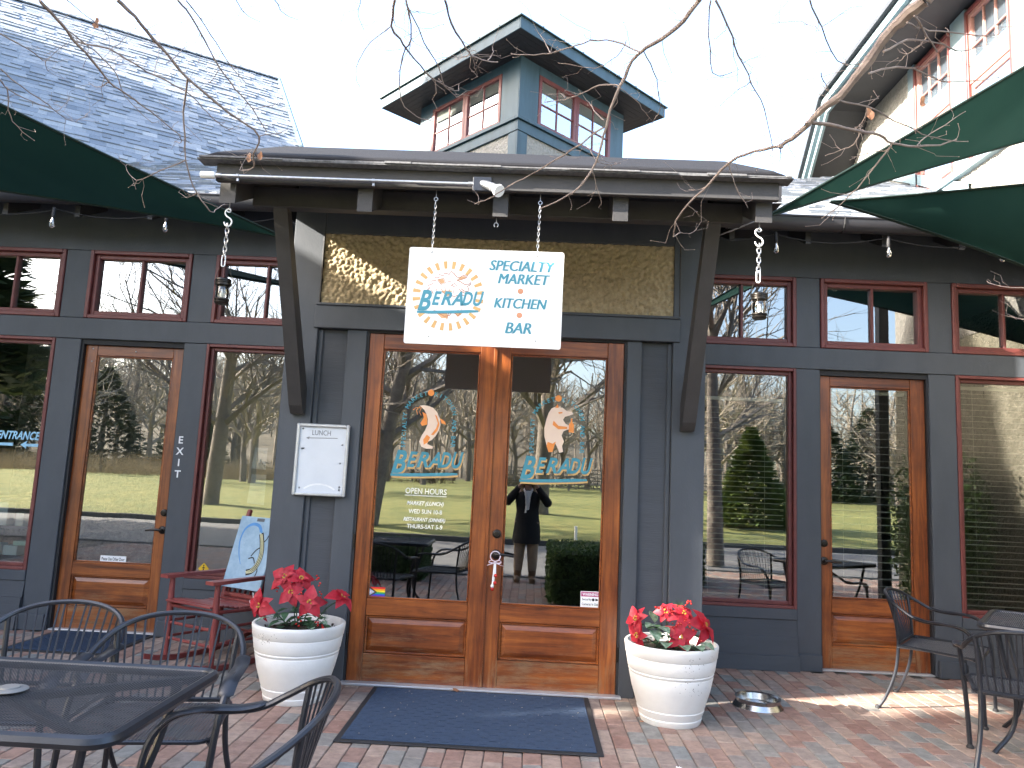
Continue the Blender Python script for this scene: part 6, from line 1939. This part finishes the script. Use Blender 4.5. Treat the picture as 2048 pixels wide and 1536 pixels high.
# street trees and wood: a few bare trees grown once, then copied
rw_ = random.Random(31)
def lawn_or_hill(x, y):
    return lawn_z(x, y) if y > -66 else hill_z(x, y)
protos = []
for k_ in range(4):
    t = thing('bare_tree', 'bare leafless tree at the wood edge beyond the lawn', 'tree', (0, 0, 0), 0, 'bare trees beyond the lawn')
    b = B()
    hgt = rw_.uniform(8, 11)
    r = .16
    P = [(0, 0, -.3), (rw_.gauss(0, .15), rw_.gauss(0, .15), hgt * .25), (rw_.gauss(0, .3), rw_.gauss(0, .3), hgt * .55), (rw_.gauss(0, .4), rw_.gauss(0, .4), hgt * .9)]
    B().tube(spline(P, 3), [r * (1.3 - i * .115) for i in range(10)], 8).build('trunk', BARKD, t, smooth=True)
    for i in range(11):
        f = .28 + .6 * i / 10
        q = spline(P, 6)[int(f * 18)]
        a = i * 2.4 + rw_.uniform(-.4, .4)
        bare_crown(b, q, (math.cos(a), math.sin(a), .75), r * (1 - f) * .75 + .018, hgt * .34 * (1.15 - f * .7), 1, rw_, 3, .8)
    b.build('crown', WOODLAND, t)
    protos.append(t)
spots = []
for i in range(84):
    x = -50 + 100 * (i + .5) / 84 + rw_.uniform(-1, 1)
    spots.append((x, rw_.uniform(-60, -36)))
spots += [(-12.5, -27), (-13.1, -27.5), (14.0, -42), (14.8, -41.5), (15.5, -42.3), (-21, -34), (-24, -30), (9.5, -30), (-7.5, -33), (20, -33)]
used = 0
for i, (x, y) in enumerate(spots):
    z = lawn_or_hill(x, y)
    p = protos[i % 4]
    if used < 4:
        o = p; o.location = (x, y, z); used += 1
    else:
        o = dup(p, (x, y, z), rw_.uniform(0, 6.28), p['label'], 'bare trees beyond the lawn')
    s = rw_.uniform(.75, 1.25)
    o.scale = (s, s, s * rw_.uniform(.9, 1.15))
def big_tree(x, y, r, hgt, label, lean, seed):
    rr_ = random.Random(seed)
    t = thing('lawn_tree', label, 'tree', (x, y, lawn_z(x, y) if y < -12.4 else 0))
    P = [(0, 0, -.3), (lean * .12, 0, .35), (lean * .5, 0, hgt * .28), (lean, .1, hgt * .5)]
    B().tube(spline(P, 4), [r * 1.9, r * 1.6, r * 1.35, r * 1.2] + [r * (1.12 - .05 * i) for i in range(9)], 12).build('trunk', BARKD, t, smooth=True)
    b = B()
    for i in range(8):
        q = spline(P, 6)[11 + int(i * .85)]
        a = i * 2.4 + rr_.uniform(-.5, .5)
        bare_crown(b, q, (math.cos(a), math.sin(a), .55), r * .5, hgt * .34, 1, rr_, 4, .75)
    b.build('crown', BARKD, t)
big_tree(.62, -18.4, .24, 11, 'large bare tree on the lawn reflected behind the photographer', .2, 71)
big_tree(-3.75, -13.6, .21, 9, 'dark bare tree at the road edge reflected in the left door leaf', .8, 72)
big_tree(5.2, -15.0, .2, 9.5, 'spreading bare tree on the lawn reflected above the conifer', -.3, 73)
big_tree(-9.5, -15.5, .22, 10, 'bare tree on the lawn reflected in the narrow left window', .3, 74)
# thousands of stems on the hill, one mass
wm = B()
for i in range(1500):
    x, y = rw_.uniform(-200, 200), -62 - 150 * rw_.random() ** 1.3
    z = hill_z(x, y)
    h = rw_.uniform(8, 14)
    r = rw_.uniform(.10, .22)
    wm.tube([(x, y, z - 1), (x + rw_.gauss(0, .4), y, z + h * .5), (x + rw_.gauss(0, .9), y, z + h)], [r, r * .7, r * .25], 4, caps=False)
    for k_ in range(15):
        f = rw_.uniform(.3, .95)
        a = rw_.uniform(0, 6.28)
        L = h * .34 * (1.25 - f)
        p0 = Vector((x, y, z + h * f))
        p1 = p0 + Vector((math.cos(a) * L * .6, math.sin(a) * L * .6, L * .55))
        p2 = p1 + Vector((math.cos(a + .5) * L * .5, math.sin(a + .5) * L * .5, L * .45))
        wm.tube([p0, p1, p2], [r * .35, r * .25, r * .1], 3, caps=False)
        for m_ in range(2):
            e = p1 + Vector((rw_.gauss(0, L * .35), rw_.gauss(0, L * .35), L * rw_.uniform(.1, .5)))
            wm.tube([p1, e], [r * .2, r * .08], 3, caps=False)
o = wm.build('woodland', WOODLAND, kind='stuff')
o['label'] = 'bare winter wood covering the hillside across the road'
def evergreen(x, y, h, w, label, mat, n, seed, z=None, group=None, taper=.8, low=.05, leaf_=.045):
    rr_ = random.Random(seed)
    t = thing('conifer', label, 'tree', (x, y, lawn_or_hill(x, y) if z is None else z), 0, group)
    B().tube([(0, 0, -.2), (0, 0, h * .9)], [w * .09, .01], 7).build('trunk', BARKD, t)
    b = B()
    for i in range(n):
        f = rr_.random() ** 1.35
        rad = w * (1 - f) ** taper * (.55 + .45 * rr_.random() ** .4) * (1 + .22 * math.sin(9 * f * 6.28 + 3 * math.sin(i)))
        a = rr_.uniform(0, 6.28)
        p = Vector((rad * math.cos(a), rad * math.sin(a), low + f * (h - low)))
        d = Vector((math.cos(a), math.sin(a), rr_.uniform(-.3, .5))).normalized()
        L = h * leaf_ * rr_.uniform(.6, 1.4)
        s_ = d.cross(Vector((rr_.gauss(0, .4), rr_.gauss(0, .4), 1))).normalized() * L * .38
        b.add([p - d * L * .5, p - s_, p + d * L, p + s_], [(0, 1, 2, 3)])
    b.build('foliage', mat, t, kind='stuff')
evergreen(7.35, -16.6, 3.1, 1.15, 'bushy conical conifer on the lawn reflected in the right window', CONIFM, 9000, 1)
EVER = leafy('dark hemlock needle', (.03, .055, .022), (.06, .09, .035), .2, 2)
for i, (x, y, h, w) in enumerate(((-25, -36, 6, 2.6), (-29, -37, 7.5, 3), (-33, -35, 6.5, 2.8), (-21, -39, 6, 2.2), (18, -38, 5, 2.2), (22, -41, 6, 2.4))):
    evergreen(x, y, h, w, 'dark evergreen at the wood edge across the road', EVER, 3500, 40 + i, group='evergreens across the road')
for i, (x, y, h, w) in enumerate(((-16.0, -9.3, 15.0, 3.75),)):
    evergreen(x, y, h, w, 'tall dark evergreen added at the left to shade the foreground', EVER, 34000, 60 + i, z=0, low=3.2, leaf_=.0205)  # added tree, placed and shaped to cast shade over the foreground bricks
SHR = thing('wall_shrub', 'tall loose shrub against the right house wall, reflected in the far right window', 'shrub', (4.72, -.75, 0))
b = B()
def ins3():
    v = Vector((rw_.gauss(0, 1), rw_.gauss(0, 1), rw_.gauss(0, 1))).normalized()
    k_ = rw_.uniform(.55, 1.1)
    return Vector((v.x * .36 * k_, v.y * .75 * k_, 1.05 + v.z * 1.0 * k_)), v
leaf_cloud(b, 7000, ins3, .030, rw_)
b.build('foliage', HEDGEM, SHR, kind='stuff')
B().tube([(0, 0, 0), (.02, 0, .9), (0, .1, 1.6)], [.03, .02, .01], 6).build('stem', BARKD, SHR)
gs = B()
for i in range(7000):
    x, y = rw_.uniform(-40, -13), rw_.uniform(-33, -29.5)
    z = lawn_z(x, y)
    h = rw_.uniform(.5, 1.25)
    dx = rw_.gauss(.1, .2)
    gs.add([(x - .012, y, z), (x + .012, y, z), (x + dx, y + rw_.gauss(0, .15), z + h)], [(0, 1, 2)])
o = gs.build('tall_grass', GRASSM, kind='stuff')
o['label'] = 'band of dry tan grass beyond the lawn'
sh = B()
def ins2():
    c = rw_.choice(shr)
    v = Vector((rw_.gauss(0, 1), rw_.gauss(0, 1), abs(rw_.gauss(0, 1)))).normalized()
    return Vector((c[0], c[1], c[2])) + Vector((v.x * c[3], v.y * c[3], v.z * c[3] * .8)) * rw_.uniform(.6, 1.05), v
shr = []
for i in range(60):
    x, y = rw_.uniform(-45, 45), rw_.uniform(-52, -40)
    shr.append((x, y, lawn_or_hill(x, y), rw_.uniform(.7, 1.8)))
leaf_cloud(sh, 16000, ins2, .09, rw_)
o = sh.build('undergrowth', leafy('dull brown green shrub', (.05, .05, .022), (.12, .09, .045), .2, .8), kind='stuff')
o['label'] = 'dull shrubs along the foot of the wood'
FN = thing('lattice_fence', 'dark wooden lattice fence across the lawn behind the photographer', 'fence', (5, -36, lawn_z(5, -36)))
for i in range(8):
    B().box(-6 + i * 1.75 - .05, -6 + i * 1.75 + .05, -.05, .05, -.2, 1.3).build('post', BARKD, FN)
for k_ in range(6):
    B().box(-6, 6.25, -.02, .02, .15 + k_ * .2, .2 + k_ * .2).build('rail', BARKD, FN)
m_ = B().box(-.015, .015, .021, .04, .1, 1.25).mesh('picket', BARKD)
for i in range(60): link_mesh('picket', m_, FN, loc=(-5.9 + i * .205, 0, 0))
t = B().tube([(0, 0, -.1), (0, 0, .32)], .035, 8).build('marker_post', WHITEP)
t.location = (1.45, -12.75, lawn_z(1.45, -12.75))
tag(t, 'short white marker post at the road edge, reflected beside the photographer', 'post')
t = thing('steel_post', 'dark steel post by the right house that holds the shade sails', 'post', (4.62, -1.75, 0))
B().box(-.06, .06, -.06, .06, .012, 4.6, .006).build('shaft', IRON, t)
B().box(-.12, .12, -.12, .12, .002, .0118).build('base_plate', IRON, t)

# ---- the photographer, seen only in the door glass
PX, PY = .27, -5.56
PS = thing('person', 'person in long dark cardigan and tan trousers raising a camera, reflected in right door', 'person', (PX, PY, 0))
SKIN = pm('skin', (.50, .30, .22), (.44, .25, .18), .5, 20)
J = {}
verts, edges, rad = [], [], []
def jt(name, p, r, par=None):
    J[name] = len(verts)
    verts.append(p)
    rad.append(r)
    if par is not None: edges.append((J[par], J[name]))
jt('pelvis', (0, 0, .86), (.135, .10))
jt('waist', (0, 0, 1.0), (.115, .085), 'pelvis')
jt('chest', (0, -.01, 1.16), (.13, .095), 'waist')
jt('neckbase', (0, 0, 1.275), (.075, .06), 'chest')
jt('neck', (0, .01, 1.335), (.046, .046), 'neckbase')
jt('jaw', (0, .03, 1.39), (.056, .062), 'neck')
jt('head', (0, .015, 1.455), (.070, .085), 'jaw')
jt('crown', (0, .005, 1.525), (.050, .06), 'head')
for s, n in ((-1, 'l'), (1, 'r')):
    jt('hip' + n, (s * .085, 0, .80), (.085, .085), 'pelvis')
    jt('knee' + n, (s * .095, .015, .45), (.056, .058), 'hip' + n)
    jt('calf' + n, (s * .10, -.01, .30), (.052, .055), 'knee' + n)
    jt('ankle' + n, (s * .105, -.02, .09), (.036, .038), 'calf' + n)
    jt('ball' + n, (s * .115, .09, .035), (.036, .028), 'ankle' + n)
    jt('toe' + n, (s * .12, .15, .028), (.028, .022), 'ball' + n)
    jt('shoulder' + n, (s * .165, -.005, 1.255), (.055, .055), 'neckbase')
    jt('elbow' + n, (s * .275, .06, 1.135), (.040, .040), 'shoulder' + n)
    jt('wrist' + n, (s * .115, .175, 1.355), (.026, .026), 'elbow' + n)
    jt('palm' + n, (s * .088, .185, 1.405), (.028, .018), 'wrist' + n)
    for k_, (dy, dz, L) in enumerate(((.0, .028, .030), (.012, .022, .036), (.02, .012, .036), (.026, .0, .032))):
        jt('f%d%s' % (k_, n), (s * .078, .188 + dy, 1.43 + dz), (.009, .009), 'palm' + n)
        jt('g%d%s' % (k_, n), (s * .050, .192 + dy, 1.437 + dz), (.008, .008), 'f%d%s' % (k_, n))
    jt('thumb' + n, (s * .066, .165, 1.40), (.010, .010), 'palm' + n)
    jt('tip' + n, (s * .045, .162, 1.418), (.008, .008), 'thumb' + n)
me = bpy.data.meshes.new('body')
me.from_pydata(verts, edges, [])
me.materials.append(SKIN)
bo_ = bpy.data.objects.new('body', me)
COL.objects.link(bo_)
bo_.parent = PS
sk = bo_.modifiers.new('skin', 'SKIN')
for i, sv in enumerate(me.skin_vertices[0].data):
    sv.radius = rad[i]
    sv.use_root = (i == 0)
sk.use_smooth_shade = True
ss = bo_.modifiers.new('subdiv', 'SUBSURF')
ss.levels = ss.render_levels = 1
def ring_loft(rings, n=20):
    b = B()
    for (x, y, z, rx_, ry_) in rings:
        for k_ in range(n):
            a = 2 * math.pi * k_ / n
            wv = 1 + .02 * math.sin(5 * a + z * 9)
            b.v.append((x + rx_ * math.cos(a) * wv, y + ry_ * math.sin(a) * wv, z))
    for i in range(len(rings) - 1):
        for k_ in range(n):
            b.f.append((i * n + k_, i * n + (k_ + 1) % n, (i + 1) * n + (k_ + 1) % n, (i + 1) * n + k_)); b.t.append(.5)
    return b
COAT = pm('black cardigan knit', (.014, .014, .016), None, .9, 40, .3, 200)
b = ring_loft([(0, 0, .555, .205, .155), (0, 0, .70, .195, .15), (0, 0, .86, .175, .135), (0, 0, 1.0, .155, .12), (0, -.005, 1.12, .17, .125), (0, -.008, 1.21, .175, .115), (0, -.005, 1.27, .145, .09), (0, -.01, 1.305, .075, .065)])
for s in (-1, 1):
    b.tube(spline([(s * .13, -.005, 1.25), (s * .19, .0, 1.235), (s * .285, .06, 1.125), (s * .215, .11, 1.225), (s * .135, .165, 1.335)], 4), [.070, .070, .068, .066, .064, .062, .062, .062, .064, .060, .056, .052, .048, .044, .042, .040, .040], 12)
b.build('cardigan', COAT, PS, smooth='all')
b = B()
b.add([(-.05, .108, 1.29), (.05, .108, 1.29), (.035, .130, 1.15), (.022, .137, 1.02), (-.022, .137, 1.02), (-.035, .130, 1.15)], [(0, 1, 2, 3, 4, 5)])
b.tube(spline([(-.06, .06, 1.31), (-.03, .12, 1.22), (-.02, .142, 1.08), (-.03, .148, .98)], 4), .020, 8, flat=(1, .5))
b.tube(spline([(.06, .06, 1.31), (.03, .12, 1.22), (.015, .142, 1.12)], 4), .020, 8, flat=(1, .5))
b.build('scarf', WHITEP, PS, smooth=True)
PANT = pm('tan corduroy', (.40, .31, .22), (.30, .225, .155), .85, 14, .3, 90)
b = B()
for s in (-1, 1):
    P = [(s * .085, 0, .86), (s * .088, 0, .70), (s * .095, .012, .46), (s * .10, -.005, .30), (s * .105, -.012, .17)]
    b.tube(spline(P, 4), [.098 - .0023 * i for i in range(17)], 14)
b.build('trousers', PANT, PS, smooth=True)
BOOT = pm('brown leather boot', (.20, .11, .05), (.13, .07, .03), .5, 12)
for s in (-1, 1):
    b = B().tube(spline([(s * .105, -.015, .20), (s * .105, -.018, .10), (s * .108, .0, .055)], 3), [.056, .056, .056, .054, .052, .052, .052], 12)
    b.tube(spline([(s * .105, -.055, .047), (s * .11, .06, .047), (s * .12, .165, .038)], 3), [.030, .046, .048, .047, .046, .042, .028], 12)
    b.box(s * .112 - .045, s * .112 + .045, -.075, .17, 0, .016, .008)
    b.build('boot', BOOT, PS, smooth=True)
HAIR = pm('long blond hair', (.36, .25, .13), (.24, .155, .075), .5, 60, .4, 200, stretch=(4, 4, .5))
b = B().ball((0, -.008, 1.478), .092, 16, 10, (.95, 1.0, 1.0))
for i in range(26):
    a = R(150 + 240 * i / 25)
    x, y = .082 * math.cos(a - R(0)), -.01 + .085 * math.sin(a)
    b.tube(spline([(x * .8, y * .8, 1.53), (x * 1.1, y * 1.05, 1.44), (x * 1.25, y * 1.0 + .01, 1.32), (x * 1.2 + rw_.uniform(-.01, .01), y * .9 + .03, 1.18 + rw_.uniform(-.03, .03))], 3), [.016, .018, .018, .018, .018, .017, .016, .014, .011, .006], 5)
b.build('hair', HAIR, PS, smooth=True)
fc = B().ball((0, .108, 1.425), .014, 8, 6, (.8, 1, 1.3))
fc.build('nose', SKIN, PS, smooth='all')
for s in (-1, 1):
    B().ball((s * .030, .083, 1.452), .011, 8, 6).build('eye', WHITEP, PS, smooth='all')
    B().ball((s * .073, .0, 1.44), .02, 8, 6, (.4, .8, 1.3)).build('ear', SKIN, PS, smooth='all')
B().ball((0, .092, 1.392), .018, 8, 6, (1.2, .5, .45)).build('mouth', pm('lips', (.4, .12, .10), None, .5), PS, smooth='all')
t = thing('camera_body', 'small black camera held up by the person in the reflection', 'camera', (PX, PY + .19, 1.40))
B().box(-.055, .055, -.028, .018, -.032, .036, .006).build('body', BLACKINK, t)
B().lathe([(0, .0), (.026, .0), (.026, .028), (.022, .030), (.018, .022), (0, .020)], 16, (0, .018, 0), axis='y').build('lens', RUBBER, t, smooth=True)
